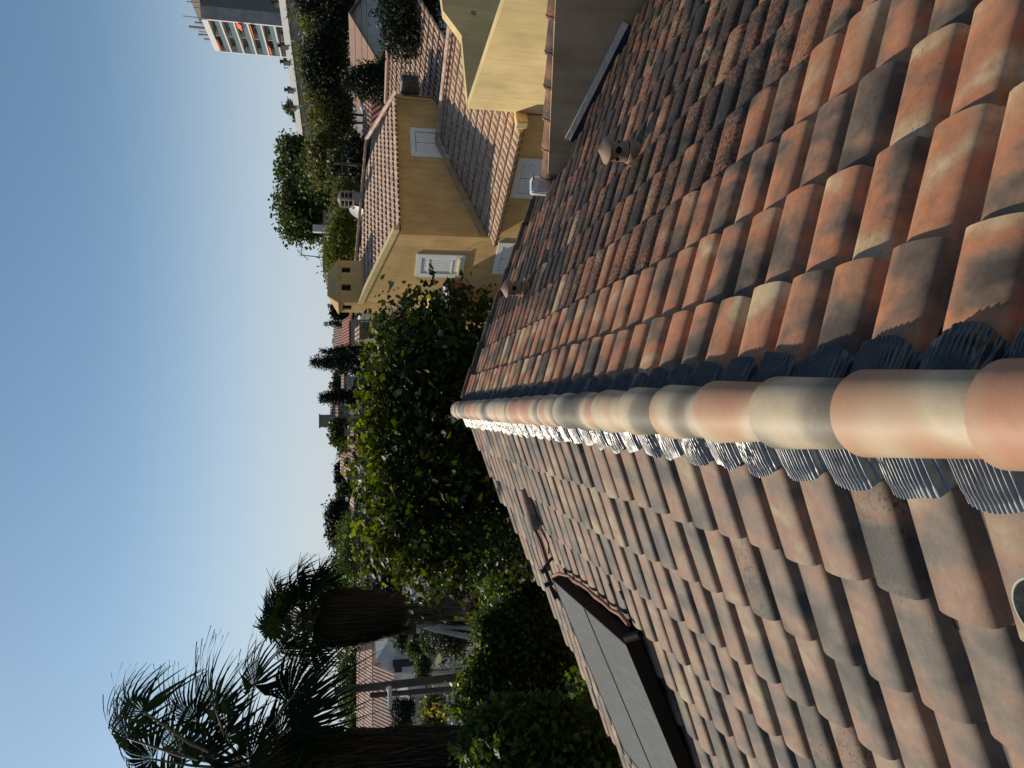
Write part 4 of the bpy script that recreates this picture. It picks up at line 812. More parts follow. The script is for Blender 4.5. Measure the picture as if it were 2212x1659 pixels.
far_house('small outbuilding with a pale ribbed roof below the wide red roofed house', 780, 769, 703, 738, 72, M_STONE, M_ROOF_PAL, D=6)
far_house('grey gabled house standing on the skyline right of the tall conifers', 741, 722, 700, 748, 118, M_STONE, M_ROOF_BRN, D=8, win=(('f', -.2, 1.6, .9, 1.6), ('f', .2, 1.6, .9, 1.6)))
far_house('small brown roofed house in the gap between the two dark conifers', 746, 739, 808, 842, 95, M_GREY, M_ROOF_BRN, D=7, win=(('f', -.1, 1.5, 1.2, 1.2),))
far_house('tall stone house with two chimneys left of the second conifer', 733, 715, 868, 924, 92, M_STONE, M_ROOF_BRN, D=9, chim=((-.8, -1, 1.6, 1.6), (2.0, -1, 1.0, 1.5)), win=(('f', -.25, 2, 1, 1.6), ('f', .15, 2, 1, 1.6), ('f', .0, 4.6, 1.6, 1.2)))
far_house('house with an orange ribbed roof right above the leafy mulberry top', 781, 766, 938, 984, 66, M_WHITER, M_ROOF_RED, D=7, win=(('f', -.36, 1.2, .8, .8),))
far_house('brown roofed house stepped behind the orange ribbed roof', 768, 753, 922, 992, 74, M_STONE, M_ROOF_BRN, D=7, chim=((1.0, -1.0, .6, .5),))
far_house('house with a plain pinkish hipped roof under the skyline trees', 752, 737, 972, 1042, 96, M_STONE, M_ROOF_PAL, D=9, hipv=.7, win=(('f', .1, 1.4, 2.5, .8),))
far_house('dark timber open shed with a beige roof behind the mulberry', 768, 758, 1066, 1122, 80, M_WOOD, M_ROOF_PAL, D=7, hipv=.3, win=(('f', -.3, 1.2, 1.6, 1.2), ('f', 0.1, 1.2, 1.6, 1.2)))
# pink-roofed house with white gable on the left
zH = 100; c = P(860, 1530, zH); gh = ground(c[0], c[1])
z775, z806, z846, z905 = [P(X, 1500, zH)[2] for X in (775, 806, 848, 940)]
far_left = simple_house('large_pink_roof_house', 'large cream house with a pinkish tiled roof behind the poles on the left', (P(800, 1525, zH+4)[0], P(800, 1525, zH+4)[1], gh), math.radians(2), 17.5, 9, z806-gh+.2, z775-z806, M_WHITER, M_ROOF_PAL, group=None, hip=.35, eave=.4)
def lw(name, label, X_e, X_r, Y0, Y1, z, D, mr_, win=(), yaw=0, chim=(), hipv=0): return far_house(label, X_e, X_r, Y0, Y1, z, M_WHITER, mr_, yaw, hipv, chim, win, name, D, None)
lw('front_wing_house', 'lower cream wing with a pinkish tiled roof in front of the large pink roofed house', 852, 808, 1455, 1680, 94, 7, M_ROOF_PAL, (('f', -.05, 2.2, 1.2, 1.6),))
# white gable end with two dark shutters
p = P(870, 1440, 90); gh2 = ground(p[0], p[1]); pk = P(812, 1425, 90); b = MB()
gw = thing('white_gable_wing', 'white gable end with a black shuttered window left of the palm skirt', 'house', (p[0], p[1], gh2))
wl_, wr_ = P(852, 1455, 90), P(835, 1392, 90); bz = gh2
b.prism([np.array([wl_[0], wl_[1], bz]), np.array([wr_[0], wr_[1]+1, bz]), np.array([wr_[0], wr_[1]+1, P(838, 1395, 90)[2]]), np.array([pk[0], pk[1], pk[2]]), wl_], np.array([1.2, 6, 0])); b.obj('wall', M_WHITER, gw)
b = MB(); pp_ = P(872, 1432, 89.6); b.box(pp_, (.9, .1, 2.6)); b.box(P(860, 1446, 89.6), (.7, .1, .9)); b.obj('shutter', M_BLACK, gw)
far_house('small tiled porch roof above the white gable wing', 846, 832, 1392, 1412, 96, M_WHITER, M_ROOF_PAL, D=4, name='porch_house', group=None)
# conservatory below
p = P(900, 1520, 86); gh3 = ground(p[0], p[1]); cv = thing('glazed_veranda', 'grey glazed veranda with a lean-to roof beside the wooden poles', 'veranda', (p[0], p[1], gh3))
b = MB(); c4 = [P(858, 1490, 86), P(876, 1560, 84), P(898, 1580, 81), P(880, 1478, 83)]; b.prism(c4, -ZU*.15); b.obj('roof', M_GREY, cv)
b = MB(); b.box((p[0]-.6, p[1]-1, p[2]-1.2), (5.4, .15, 3.6)); b.obj('glazed_wall', M_SKYL, cv); b = MB()
for i in range(6): b.box((p[0]-3.2+i*1.05, p[1]-1.12, p[2]-1.2), (.08, .1, 3.6))
b.box((p[0]-.6, p[1]-1.12, p[2]-.4), (5.4, .1, .08)); b.obj('glazing_bar', M_GREY, cv)
# garden wall pieces and gate pillar
p = P(950, 1462, 78); gp = thing('gate_pillar', 'pale square gate pillar at the foot of the wooden pole', 'pillar', (p[0], p[1], ground(p[0], p[1])))
zb = ground(p[0], p[1]); zt4 = P(927, 1462, 78)[2]; b = MB(); b.box((p[0], p[1], (zb+zt4)/2), (.9, .9, zt4-zb)); b.box((p[0], p[1], zt4), (1.1, 1.1, .15)); b.obj('shaft', M_WHITER, gp)
p = P(955, 1500, 76); zb = ground(p[0], p[1]); zt4 = P(935, 1500, 76)[2]; b = MB(); b.box((p[0]-.6, p[1], (zb+zt4)/2), (3.2, .3, zt4-zb)); tag(b.obj('garden_wall', M_WHITER), 'low pale garden wall left of the gate pillar', 'wall')
# ================================================================ VEHICLES
def car(name, label, cat, c, yaw, m, van=False, s=1.0, group=None):
    c = np.array(c, float); X = np.array([math.cos(yaw), math.sin(yaw), 0]); Y = np.array([-math.sin(yaw), math.cos(yaw), 0]); t = thing(name, label, cat, c, group)
    def q(x, y, z): return c+(X*x+Y*y+ZU*z)*s
    pr = [(-2.1, .35), (-2.15, .8), (-2.0, .95), (-1.5, 1.02), (-1.0, 1.42), (.3, 1.48), (1.0, 1.05), (1.9, .88), (2.1, .6), (2.1, .35)] if not van else [(-2.4, .4), (-2.45, 1.1), (-2.35, 1.95), (-2.1, 2.05), (1.0, 2.05), (1.35, 1.9), (1.85, 1.2), (2.35, 1.0), (2.45, .6), (2.4, .4)]
    w = .85 if not van else .95; b = MB(); n = len(pr); ins = lambda z: (w if z < 1.0 else w-.12*(z-1.0)/.45*(1 if not van else .5))
    V = [q(x, -ins(z), z) for x, z in pr]+[q(x, ins(z), z) for x, z in pr]; b.add(V, [tuple(range(n)), tuple(range(2*n-1, n-1, -1))]+[(i, i+n, (i+1) % n+n, (i+1) % n) for i in range(n)]); b.obj('body', m, t, bevel=.05)
    g = MB()
    for sd in (-1, 1):
        yo = sd*(w-.035)
        if van: g.add([q(-1.9, yo+sd*.03, 1.15), q(1.5, yo+sd*.03, 1.15), q(1.15, yo, 1.8), q(-1.9, yo, 1.8)], [(0, 1, 2, 3)])
        else: g.add([q(-1.35, yo+sd*.04, 1.02), q(.95, yo+sd*.04, 1.04), q(.25, yo-sd*.055, 1.40), q(-.95, yo-sd*.055, 1.36)], [(0, 1, 2, 3)])
    f0, f1 = ((1.02, 1.07), (.33, 1.46)) if not van else ((1.82, 1.24), (1.38, 1.88)); b0, b1 = ((-1.52, 1.03), (-1.03, 1.41)) if not van else ((-2.42, 1.2), (-2.37, 1.85))
    g.add([q(f0[0]+.03, -w*.85, f0[1]), q(f0[0]+.03, w*.85, f0[1]), q(f1[0]+.03, w*.76, f1[1]), q(f1[0]+.03, -w*.76, f1[1])], [(0, 1, 2, 3)]); g.add([q(b0[0]-.03, -w*.85, b0[1]), q(b0[0]-.03, w*.85, b0[1]), q(b1[0]-.03, w*.76, b1[1]), q(b1[0]-.03, -w*.76, b1[1])], [(0, 1, 2, 3)])
    g.obj('window', M_GLASS, t)
    for x in (-1.35, 1.35):
        for sd in (-1, 1): k = MB(); k.tube([q(x, sd*(w-.2), .33), q(x, sd*(w+.01), .33)], .33*s, 14); wo_ = k.obj('wheel', M_TYRE, t); k = MB(); k.tube([q(x, sd*(w), .33), q(x, sd*(w+.02), .33)], .19*s, 10); k.obj('rim', M_STEEL, wo_)
    return t
def park(X, Y, z, dz=0): p = P(X, Y, z); return (p[0], p[1], p[2]-dz)
car('parked_car', 'white car farthest up the street, parked behind the palm skirt', 'car', park(887, 1290, 96, .9), 1.9, M_CARW, group='white cars parked in the street')
car('parked_car', 'white car in the middle of the row by the palm skirt', 'car', park(894, 1309, 90, .9), 1.9, M_CARW, group='white cars parked in the street')
car('parked_car', 'white car nearest the palm skirt, closest of the row', 'car', park(898, 1323, 84, .9), 1.9, M_CARW, group='white cars parked in the street')
car('parked_van', 'pale yellow van parked below the hedge by the concrete pole', 'van', park(943, 1406, 76, .9), 2.2, M_CARY, van=True)
car('parked_van', 'white van peeking out behind the pale yellow van', 'van', park(925, 1388, 82, .9), 2.2, M_CARW, van=True)
# ================================================================ POLES AND WIRES
def pole(name, label, pts, r0, r1, m, extra=None):
    base = np.array(pts[-1]); g = ground(base[0], base[1]); t = thing(name, label, 'utility pole', (base[0], base[1], g)); b = MB()
    b.tube([*pts, (base[0]+(base[0]-pts[0][0])*.3, base[1], min(g, base[2]-.5))], list(np.linspace(r0, r1, len(pts)+1)), 10); b.obj('shaft', m, t, True)
    if extra: extra(t, pts)
    return t
def cross1(t, pts):
    p = np.array(pts[0]); b = MB(); b.box(p-ZU*.35, (.9, .06, .06)); b.obj('crossarm', M_WOOD, t)
    for i in range(4): k = MB(); k.tube([p-ZU*.32+np.array([-.38+.25*i, 0, 0]), p-ZU*.2+np.array([-.38+.25*i, 0, 0])], .025, 8); k.obj('insulator', M_BROWN, t)
def lampx(t, pts):
    p = np.array(pts[0]); q_ = P(842, 1502, 17.6); b = MB(); b.tube([P(834, 1478, 18), P(838, 1492, 17.8), q_], .022, 6); b.obj('lamp_arm', M_STEEL, t); b = MB(); b.box(q_+RT*-.05, (.5, .17, .09)); b.obj('lamp_head', M_WHITER, t, bevel=.02)
pole('utility_pole', 'dark leaning wooden pole in front of the pink roofed house', [P(724, 1493, 18), P(850, 1479, 18), P(985, 1464, 18)], .085, .12, M_WOOD, lampx)
pole('utility_pole', 'thin dark wooden pole left of the leaning one', [P(800, 1502, 26), P(960, 1490, 26)], .09, .12, M_WOOD)
def legs(t, pts):
    b = MB(); a = np.array(P(905, 1355, 34)); e = P(1030, 1380, 34); b.tube([P(925, 1356, 34), e, (e[0], e[1], ground(e[0], e[1]))], .13, 8); b.obj('brace_leg', M_GREY, t)
    b = MB(); b.box(P(893, 1352, 34), (1.5, .12, .1)); b.box(P(884, 1352, 34), (.7, .4, .6)); b.obj('crossarm', M_BLACK, t)
    for i in range(3): k = MB(); p = P(888, 1344+7*i, 34); k.tube([p, p+ZU*.3], .05, 8); k.obj('insulator', M_WHITE, t)
pole('concrete_utility_pole', 'pale concrete pole with two splayed legs below the palm skirt', [P(884, 1350, 34), P(950, 1354, 34), P(1030, 1357, 34)], .12, .17, M_GREY, legs)
pole('thin_utility_pole', 'thin wooden pole rising in front of the brown roofed house on the right', [P(722, 352, 33), P(770, 356, 33), P(830, 362, 33)], .05, .08, M_WOOD, cross1)
def wire(label, a, c, sag=.5, r=.012, n=24):
    pts = [a*(1-t)+c*t-ZU*sag*4*t*(1-t) for t in np.linspace(0, 1, n)]; b = MB(); b.tube(pts, r, 5); tag(b.obj('overhead_wire', M_BLACK), label, 'wire', 'overhead wires across the valley')
for i, (Xa, Xb) in enumerate(((738, 748), (752, 764), (768, 778), (781, 790))):
    wire('%s of the four thin wires crossing the view left to right' % ('topmost', 'second highest', 'third highest', 'lowest')[i], P(Xa, 1700, 36), P(Xb, -60, 36), .3, .010)
wire('black cable running from the leaning wooden pole towards the palm skirt', P(748, 1490, 18), P(800, 1240, 40), .3, .012)
wire('black cable in front of the white gable house', P(752+90, -20, 34), P(850, 165, 38), .2, .03)
# ================================================================ TREES BEHIND
T = tree
G1 = 'olive coloured trees in front of the long block'
T('broadleaf_tree', 'olive green tree under the right end of the long block, beside the dark cedar', 632, 775, -40, 95, 62, F_OLIVE, 420, 32, .16, G1)
T('broadleaf_tree', 'tall olive green tree below the tower, second from the right', 640, 785, 80, 190, 60, F_OLIVE, 420, 32, .16, G1)
T('broadleaf_tree', 'wide olive green tree in the middle of the long block', 655, 790, 175, 300, 58, F_OLIVE, 460, 32, .16, G1)
T('broadleaf_tree', 'olive green tree at the left end of the long block', 668, 800, 285, 405, 56, F_OLIVE, 420, 32, .16, G1)
T('broadleaf_tree', 'dark tree in the belt below the olive coloured trees, right part', 700, 750, 60, 190, 64, F_MID, 420, 32, .15, 'dark tree belt behind the roofs')
T('broadleaf_tree', 'dark tree in the belt behind the hipped red roof', 705, 760, 200, 330, 58, F_MID, 420, 32, .15, 'dark tree belt behind the roofs')
T('broadleaf_tree', 'dark tree in the belt behind the slotted chimney pot', 715, 800, 330, 430, 49, F_MID, 380, 32, .15, 'dark tree belt behind the roofs')
T('oak_tree', 'dark tree joining the large one to the end of the long block', 640, 790, 330, 440, 74, F_MID, 380, 32, .2)
T('skyline_tree', 'low dark green mass behind the antenna mast', 728, 800, 505, 600, 90, F_MID, 260, 30, .22)
T('oak_tree', 'large dark tree rising into the sky beside the block end', 598, 770, 385, 520, 78, F_MID, 520, 30, .26)
T('oak_tree', 'dark tree showing above the long block roof', 596, 700, 290, 400, 110, F_MID, 300, 30, .32)
T('oak_tree', 'small round tree just behind the left chimneys of the long block', 612, 690, 215, 262, 135, F_MID, 160, 24, .34)
T('cedar_tree', 'dark drooping cedar above the white gable house', 648, 760, -60, 60, 54, F_DARK, 300, 34, .22, 'dark cedars behind the white gable house', 'cone', aspect=.35, droop=.5)
T('cedar_tree', 'dark drooping cedar left of the other, above the skylights', 655, 765, 60, 178, 56, F_DARK, 300, 34, .22, 'dark cedars behind the white gable house', 'round', aspect=.35, droop=.5)
T('conifer_column', 'broad dark green columnar conifer in front of the brown roofs', 748, 900, 130, 214, 38, F_DARK, 420, 40, .13, None, 'column', aspect=.3, up=0)
T('cypress_tree', 'big dark conifer hanging over the rear tiled roof at the right edge', 818, 990, -60, 102, 24.5, F_DARK, 620, 46, .10, None, 'round', aspect=.35, droop=.2)
T('oleander_bush', 'bush with pink flowers before the white gable house', 842, 885, 108, 165, 36, F_MID, 120, 26, .11, cat='bush')
T('bush', 'low dark bush under the white gable house', 825, 880, 95, 150, 40, F_MID, 120, 26, .14, cat='bush')
T('bamboo_clump', 'yellow green bamboo clump behind the yellow house ridge', 706, 800, 455, 590, 33, F_BAMBOO, 620, 34, .15, None, 'round', aspect=.22, droop=.2, cat='bamboo')
T('bamboo_clump', 'taller yellow green bamboo next to the dark oak', 712, 800, 395, 470, 38, F_OLIVE, 300, 34, .16, None, 'round', aspect=.22, cat='bamboo')
T('dark_hedge', 'dark hedge behind the satellite dish and the red roof', 752, 800, 300, 420, 48, F_DARK, 300, 30, .16, cat='hedge')
T('skyline_tree', 'small dark tree on the skyline above the yellow chimney', 704, 750, 555, 620, 120, F_DARK, 130, 24, .3)
T('skyline_tree', 'ragged dark tree between the yellow chimney and the pointed cypress', 704, 800, 655, 690, 95, F_DARK, 180, 26, .24)
T('skyline_tree', 'round dark tree just left of the yellow chimney cap', 716, 790, 625, 665, 110, F_DARK, 160, 24, .28)
T('pointed_cypress', 'small pointed black cypress on the skyline', 702, 772, 686, 712, 100, F_DARK, 160, 30, .15, None, 'cone', aspect=.4)
T('tall_conifer', 'tall dark conifer with the highest pointed tip in the centre', 677, 800, 752, 812, 68, F_DARK, 420, 36, .16, 'dark conifers in the centre', 'cone', aspect=.35)
T('tall_conifer', 'shorter pointed conifer leaning on the tallest one', 696, 800, 742, 775, 70, F_DARK, 220, 30, .16, 'dark conifers in the centre', 'cone', aspect=.35)
T('tall_conifer', 'ragged dark conifer right of the stone house with chimneys', 693, 800, 832, 884, 72, F_DARK, 360, 34, .17, 'dark conifers in the centre', 'cone', aspect=.35)
T('pale_tree', 'pale grey green tree peeping over the brown roof between the conifers', 717, 760, 800, 845, 130, F_GREY, 120, 24, .32)
T('pale_tree', 'grey tree just right of the tallest conifer tip', 718, 760, 722, 760, 130, F_GREY, 90, 24, .32)
T('round_tree', 'light green round tree left of the stone house', 716, 765, 905, 965, 84, F_MID, 240, 28, .22)
T('round_tree', 'small tree behind the plain pinkish hipped roof', 733, 765, 958, 992, 110, F_GREY, 100, 24, .28)
T('round_tree', 'dark clipped tree above the pinkish roof, first of the skyline row', 722, 775, 1000, 1050, 120, F_DARK, 260, 28, .28)
T('round_tree', 'dark green tree second of the skyline row', 728, 775, 1040, 1090, 118, F_MID, 240, 28, .28)
T('stone_pine', 'big dark rounded tree on the skyline above the mulberry', 709, 772, 1085, 1180, 105, F_DARK, 480, 32, .28)
T('stone_pine', 'bright green umbrella pine with a flat domed crown', 735, 808, 1112, 1268, 78, F_BRIGHT, 620, 34, .20, None, 'umbrella', aspect=.4)
T('pale_tree', 'pale poplar showing behind the umbrella pine', 722, 765, 1180, 1232, 120, F_GREY, 140, 24, .3)
T('round_tree', 'mid green tree between the umbrella pine and the palm fronds', 712, 790, 1228, 1300, 95, F_MID, 320, 28, .24)
T('round_tree', 'dull tree behind the palm skirt', 720, 800, 1290, 1400, 110, F_MID, 320, 28, .28)
T('round_tree', 'dark tree filling the gap behind the leaning pole', 740, 800, 1400, 1560, 135, F_MID, 380, 28, .34)
T('round_tree', 'bright green tree behind the chimney of the pink roofed house', 748, 812, 1540, 1610, 118, F_BRIGHT, 260, 28, .28)
T('round_tree', 'blue grey tree behind the far end of the pink roof', 735, 800, 1590, 1700, 140, F_GREY, 260, 28, .36)
T('garden_tree', 'grey leaved dark tree mass below the umbrella pine', 775, 880, 1130, 1250, 66, F_GREY, 520, 34, .17)
T('garden_tree', 'dark tree mass right of the palm skirt', 800, 890, 1225, 1292, 60, F_DARK, 340, 30, .16)
T('garden_tree', 'yellowish green garden tree behind the parked cars', 785, 850, 1250, 1290, 75, F_OLIVE, 180, 26, .18)
T('olive_tree', 'silvery olive tree in front of the white gable wing', 852, 900, 1345, 1405, 80, F_GREY, 260, 28, .17)
T('street_hedge', 'long green hedge above the pale yellow van', 880, 925, 1370, 1425, 74, F_MID, 260, 28, .15, cat='hedge')
T('street_hedge', 'long green hedge below the white gable wing', 903, 935, 1420, 1480, 72, F_MID, 240, 28, .15, cat='hedge')
T('clipped_conifer', 'dark rounded conifer before the veranda', 842, 912, 1515, 1578, 56, F_DARK, 420, 34, .13, None, 'round', aspect=.3)
T('garden_shrub', 'yellow green shrub below the rounded conifer', 905, 975, 1505, 1600, 44, F_OLIVE, 340, 30, .13, cat='shrub')
T('garden_shrub', 'blue grey shrub in the shade below the cars', 960, 1060, 1210, 1310, 34, F_GREY, 380, 32, .09, cat='shrub')
T('garden_shrub', 'light green shrub between the mulberry tips and the cars', 925, 990, 1250, 1320, 44, F_BRIGHT, 260, 30, .12, cat='shrub')
T('garden_shrub', 'dark shrub behind the concrete pole legs', 930, 1040, 1300, 1420, 40, F_GREY, 420, 32, .11, cat='shrub')
T('garden_shrub', 'green shrub right of the concrete pole legs', 905, 965, 1368, 1412, 52, F_MID, 200, 28, .12, cat='shrub')
T('dry_shrub', 'brownish pink dry shrub in front of the green bush', 1005, 1090, 1285, 1365, 22, F_BRN, 260, 30, .06, cat='shrub')
# ================================================================ BUSHES BELOW THE LEFT EAVE
T('leafy_bush', 'bright leafed bush right under the solar panels', 1015, 1290, 1130, 1345, 17, F_BUSH, 900, 40, .06, 'dense bushes below the left eave', cat='bush')
T('leafy_bush', 'glossy dark green bush in front of the concrete pole', 1010, 1330, 1330, 1480, 15.5, F_BUSH, 900, 40, .07, 'dense bushes below the left eave', cat='bush')
T('leafy_bush', 'large dark bush below the wooden poles', 950, 1400, 1440, 1600, 15, F_BUSH, 1100, 40, .075, 'dense bushes below the left eave', cat='bush')
T('leafy_bush', 'darkest bush at the left edge of the view below the eave', 1010, 1420, 1545, 1770, 10.2, F_BUSH, 1100, 40, .08, 'dense bushes below the left eave', cat='bush')
T('leafy_bush', 'dark undergrowth close to the left eave', 1260, 1500, 1440, 1720, 11.5, F_BUSH, 700, 40, .07, 'dense bushes below the left eave', cat='bush')
T('yellow_leaf_bush', 'small bush with bright yellow leaves under the poles', 925, 985, 1515, 1560, 16, F_YEL, 14, 7, .05, cat='bush')
# ================================================================ MULBERRY AGAINST THE FAR GABLE
mc = P(960, 930, 13.5); mt = thing('mulberry_tree', 'big leafed mulberry tree with sunlit yellow green top just beyond the ridge end', 'tree', (mc[0], mc[1], ground(mc[0], mc[1])))
def bl(X, Y, z, r, rz): return (tuple(P(X, Y, z)), (r, r, rz))
BL = [bl(912, 800, 13.3, 1.1, .95), bl(900, 900, 13.2, 1.2, .95), bl(895, 1010, 13.0, 1.25, .95), bl(900, 1110, 12.7, 1.15, .95), bl(905, 742, 13.6, .8, .85), bl(985, 722, 13.4, .68, .9), bl(1000, 780, 13.0, 1.2, 1.1), bl(1010, 930, 12.8, 1.5, 1.3), bl(1000, 1080, 12.4, 1.3, 1.2), bl(960, 1190, 12.2, .7, .9), bl(1130, 900, 12.6, 1.6, 1.3), bl(1100, 1100, 12, 1.0, 1.0), bl(868, 722, 13.8, .36, .42)]
C = blobs(BL, 1350, 19, .18, 5, shell=.8, low=-.9); leaves('crown', C, .088, F_MUL, mt, .35, .95, .28, 5, .25, kind='maple', szvar=.28)
tips = [(985, 640, 13.3), (1010, 628, 13.1), (1005, 612, 13.2), (930, 628, 13.6), (840, 645, 13.9), (820, 668, 13.9), (885, 640, 13.8), (800, 820, 13.4), (785, 900, 13.2), (790, 950, 13), (780, 1010, 12.8), (795, 1060, 12.7), (800, 1130, 12.5), (830, 1190, 12.3), (880, 1220, 12.2), (920, 1240, 12.1), (950, 1225, 12), (770, 985, 12.9), (788, 845, 13.2)]
C = np.concatenate([np.array(P(X, Y, z))+np.random.default_rng(i).normal(size=(16, 3))*(.14, .14, .12) for i, (X, Y, z) in enumerate(tips)]); leaves('shoot_leaves', C, .10, F_MUL, mt, .4, .95, .28, 6, .3, kind='maple')
trunk('trunk', (mc[0], mc[1], ground(mc[0], mc[1])), P(960, 930, 13.3), .22, mt, limbs=10, spread=1.6, seed=3)
b = MB(); core = P(960, 930, 13.3)
for i, (X, Y, z) in enumerate(tips): p = P(X, Y, z); m_ = (core+p)/2+ZU*.15; b.tube([core, m_, p], [.03, .018, .006], 5)
b.obj('shoots', M_BARK, mt)
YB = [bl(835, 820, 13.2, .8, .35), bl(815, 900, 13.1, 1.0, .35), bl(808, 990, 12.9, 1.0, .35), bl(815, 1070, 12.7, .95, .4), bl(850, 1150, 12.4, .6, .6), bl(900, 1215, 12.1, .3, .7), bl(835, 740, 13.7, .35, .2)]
C = blobs(YB, 150, 9, .13, 15, shell=.8, low=-.2); leaves('sunlit_leaves', C, .092, F_SUNLIT, mt, .35, .95, .28, 15, .25, kind='maple', szvar=.3)  # extra leaves over the crown top, coloured as if lit by the sun
# ================================================================ FAN PALMS
def fan(acc, hub, d, n, R, nseg=34, spread=250, droop=.5, seed=0, wind=(0, 0, 0)):
    rg = np.random.default_rng(seed); d = nrm(d); n = nrm(np.array(n)-d*np.dot(n, d)); s = np.cross(d, n); hub = np.array(hub); V, F, Cc = acc; wv = np.array(wind, float); c0 = rg.random()*.8
    for k in range(nseg):
        a = math.radians(-spread/2+spread*k/(nseg-1)+rg.normal()*1.2); dirn = d*math.cos(a)+s*math.sin(a); L = R*(.78+.22*math.cos(a*.6))*(1+rg.normal()*.05); wid = R*math.radians(spread/nseg)*.56
        rs = [.04, .25, .45, .62, .78, .9, 1.0]; ww = [.05, .26, .46, .40, .26, .14, .02]; sd = np.cross(n, dirn); base = len(V); dk = droop*(1+.4*rg.normal())
        for r, w_ in zip(rs, ww):
            q_ = max(0, r-.42)/.58; p = hub+dirn*L*r*(1-.12*q_**2*dk)+n*L*(-.05*math.cos(3*a)*r)+np.array([0, 0, -1])*L*dk*q_**1.8*.62+wv*L*q_**1.7
            V.append(p-sd*wid*w_+n*.004*(k % 2)); V.append(p+sd*wid*w_-n*.012*r)
        for j in range(len(rs)-1): F.append((base+2*j, base+2*j+1, base+2*j+3, base+2*j+2))
        Cc += [(min(1, max(0, c0+rg.normal()*.08)), 0, 0, 1)]*14
def fobj(name, acc, m, parent): return mesh(name, np.array(acc[0]), np.array(acc[1]), m, parent, False, acc[2])
def frond(parent, heart, hub, d, n, R, seed, droop=.5, wind=(0, 0, 0), spread=250, pr=.022, m=None, nseg=34):
    acc = ([], [], []); fan(acc, hub, d, n, R, nseg, spread, droop, seed, wind); o = fobj('frond', acc, m or F_PALM, parent)
    heart = np.array(heart, float); hub = np.array(hub, float); mid = (heart+hub)/2+ZU*np.linalg.norm(hub-heart)*.08; b = MB(); b.tube([heart, mid, hub, hub+nrm(d)*R*.25], [pr*1.5, pr, pr*.7, pr*.3], 6); b.obj('leaf_stalk', M_STALK, o, True)
def thatch(name, cx, cy, z0, z1, r0, r1, n, parent, seed=0, ln=.9, m=None, sw=1.0):
    rg = np.random.default_rng(seed); V = []; F = []; Cc = []
    for k in range(n):
        a = rg.random()*6.283; t = rg.random(); z = z0+(z1-z0)*t; r = (r0+(r1-r0)*t)*(.75+.35*rg.random()); L = ln*(.6+.7*rg.random()); p = np.array([cx+math.cos(a)*r, cy+math.sin(a)*r, z]); tang = np.array([-math.sin(a), math.cos(a), 0]); out = np.array([math.cos(a), math.sin(a), 0])
        w_ = (.012+.022*rg.random())*sw; b_ = len(V)
        for j, q_ in enumerate((0, .35, .7, 1)): c = p+np.array([0, 0, -1])*L*q_+out*(.10*math.sin(q_*3)*rg.random())+tang*rg.normal()*.05*q_; V.append(c-tang*w_*(1-q_*.85)); V.append(c+tang*w_*(1-q_*.85)+out*.01)
        for j in range(3): F.append((b_+2*j, b_+2*j+1, b_+2*j+3, b_+2*j+2))
        Cc += [(min(1, rg.beta(2, 2.5)), 0, 0, 1)]*8
    return mesh(name, np.array(V), np.array(F), m or F_THATCH, parent, False, Cc)
def d3(u, v, w): return RT*u+UP*v+np.array([FW[0], FW[1], 0])*w        # right, up, away
zp = 11.0; heart = P(545, 1664, zp); g = ground(heart[0], heart[1])
pa_ = thing('fan_palm', 'tall windblown fan palm cut by the left edge, fronds high against the sky', 'palm tree', (heart[0], heart[1], g))
spec = [  # hub X, Y, direction (right, up), radius, droop
    (424, 1556, .35, 1.0, 1.0, .25), (466, 1534, .9, .55, .95, .45), (549, 1480, .95, .05, .85, .9), (623, 1516, .75, -.6, 1.05, .9), (316, 1541, .3, .9, .85, .9), (275, 1594, .6, .5, .95, 1.0),
    (330, 1640, .0, 1.0, 1.0, .15), (540, 1640, .9, -.35, .95, .5), (491, 1592, .9, .2, .85, .8), (640, 1560, .8, -.7, .95, 1.0), (390, 1625, .7, .5, 1.0, .9), (440, 1640, .8, .2, 1.0, .9), (600, 1600, .8, -.7, 1.0, .9), (520, 1720, -.8, .1, 1.0, .7), (600, 1730, -.8, -.4, 1.0, .8), (380, 1720, -.3, .9, 1.0, .4)]
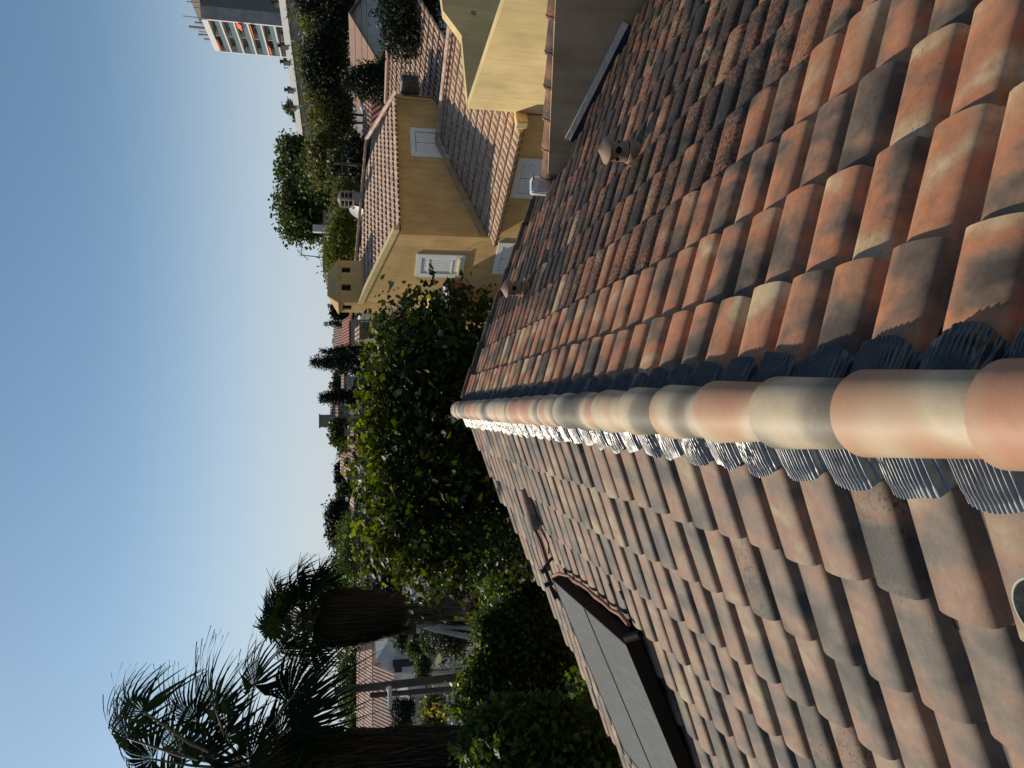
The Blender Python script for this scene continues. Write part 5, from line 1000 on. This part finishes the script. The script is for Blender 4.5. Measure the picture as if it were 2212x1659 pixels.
for i, (X, Y, u, v, R_, dr) in enumerate(spec):
    rgk = random.Random(i); hub = P(X, Y, zp+rgk.uniform(-.8, .8)); nv = d3(-v*.5, u*.6+.2, -.8) if i % 3 else d3(-.2, .9, -.6)
    frond(pa_, heart, hub, d3(u, v, rgk.uniform(-.25, .25)), nv, R_*.92, i, dr*.8, wind=tuple(RT*.38-ZU*.1), spread=230)
thatch('dead_leaf_skirt', heart[0], heart[1], P(1090, 1664, zp)[2], heart[2]-.2, 0.20, .42, 4200, pa_, 5, .7, sw=.55)
b = MB(); b.tube([(heart[0], heart[1], g), (heart[0], heart[1], heart[2])], [.25, .2], 12); b.obj('trunk', M_BARK, pa_, True)
zq = 26.0; h2 = P(668, 1338, zq); g = ground(h2[0], h2[1]); pb_ = thing('fan_palm', 'shorter fan palm with a thick brown skirt of dead leaves', 'palm tree', (h2[0], h2[1], g))
rgk = random.Random(9)
for i in range(34):
    a = rgk.uniform(0, 6.283); e = rgk.uniform(-.35, 1.15); Lp = rgk.uniform(.9, 1.5); dd = np.array([math.cos(a)*math.cos(e), math.sin(a)*math.cos(e), math.sin(e)]); hub = h2+dd*Lp*np.array([1, 1, .95])
    frond(pb_, h2, hub, dd*.8+np.array([0, 0, -.15]), np.array([0, 0, 1])-dd*.4, rgk.uniform(.85, 1.05), 100+i, rgk.uniform(.7, 1.2), wind=tuple(RT*.15), nseg=26, pr=.03)
for (X, Y, u, v) in ((700, 1262, .9, .5), (612, 1300, .6, .8), (600, 1330, .0, 1), (590, 1352, -.4, .9), (640, 1290, .8, .6)):
    hub = P(X, Y, zq); frond(pb_, h2, hub, d3(u, v, 0), d3(-.2, .5, -.8), .95, X, .5, wind=tuple(RT*.2), nseg=26, pr=.03)
thatch('dead_leaf_skirt', h2[0], h2[1], P(885, 1338, zq)[2]+1.2, P(690, 1338, zq)[2], .55, .92, 5200, pb_, 6, 1.2)
b = MB(); b.tube([(h2[0], h2[1], g), tuple(h2)], [.4, .34], 12); b.obj('trunk', M_BARK, pb_, True)
thatch('trunk_fibres', h2[0], h2[1], P(990, 1325, zq)[2], P(880, 1325, zq)[2], .38, .5, 260, pb_, 8, .5)
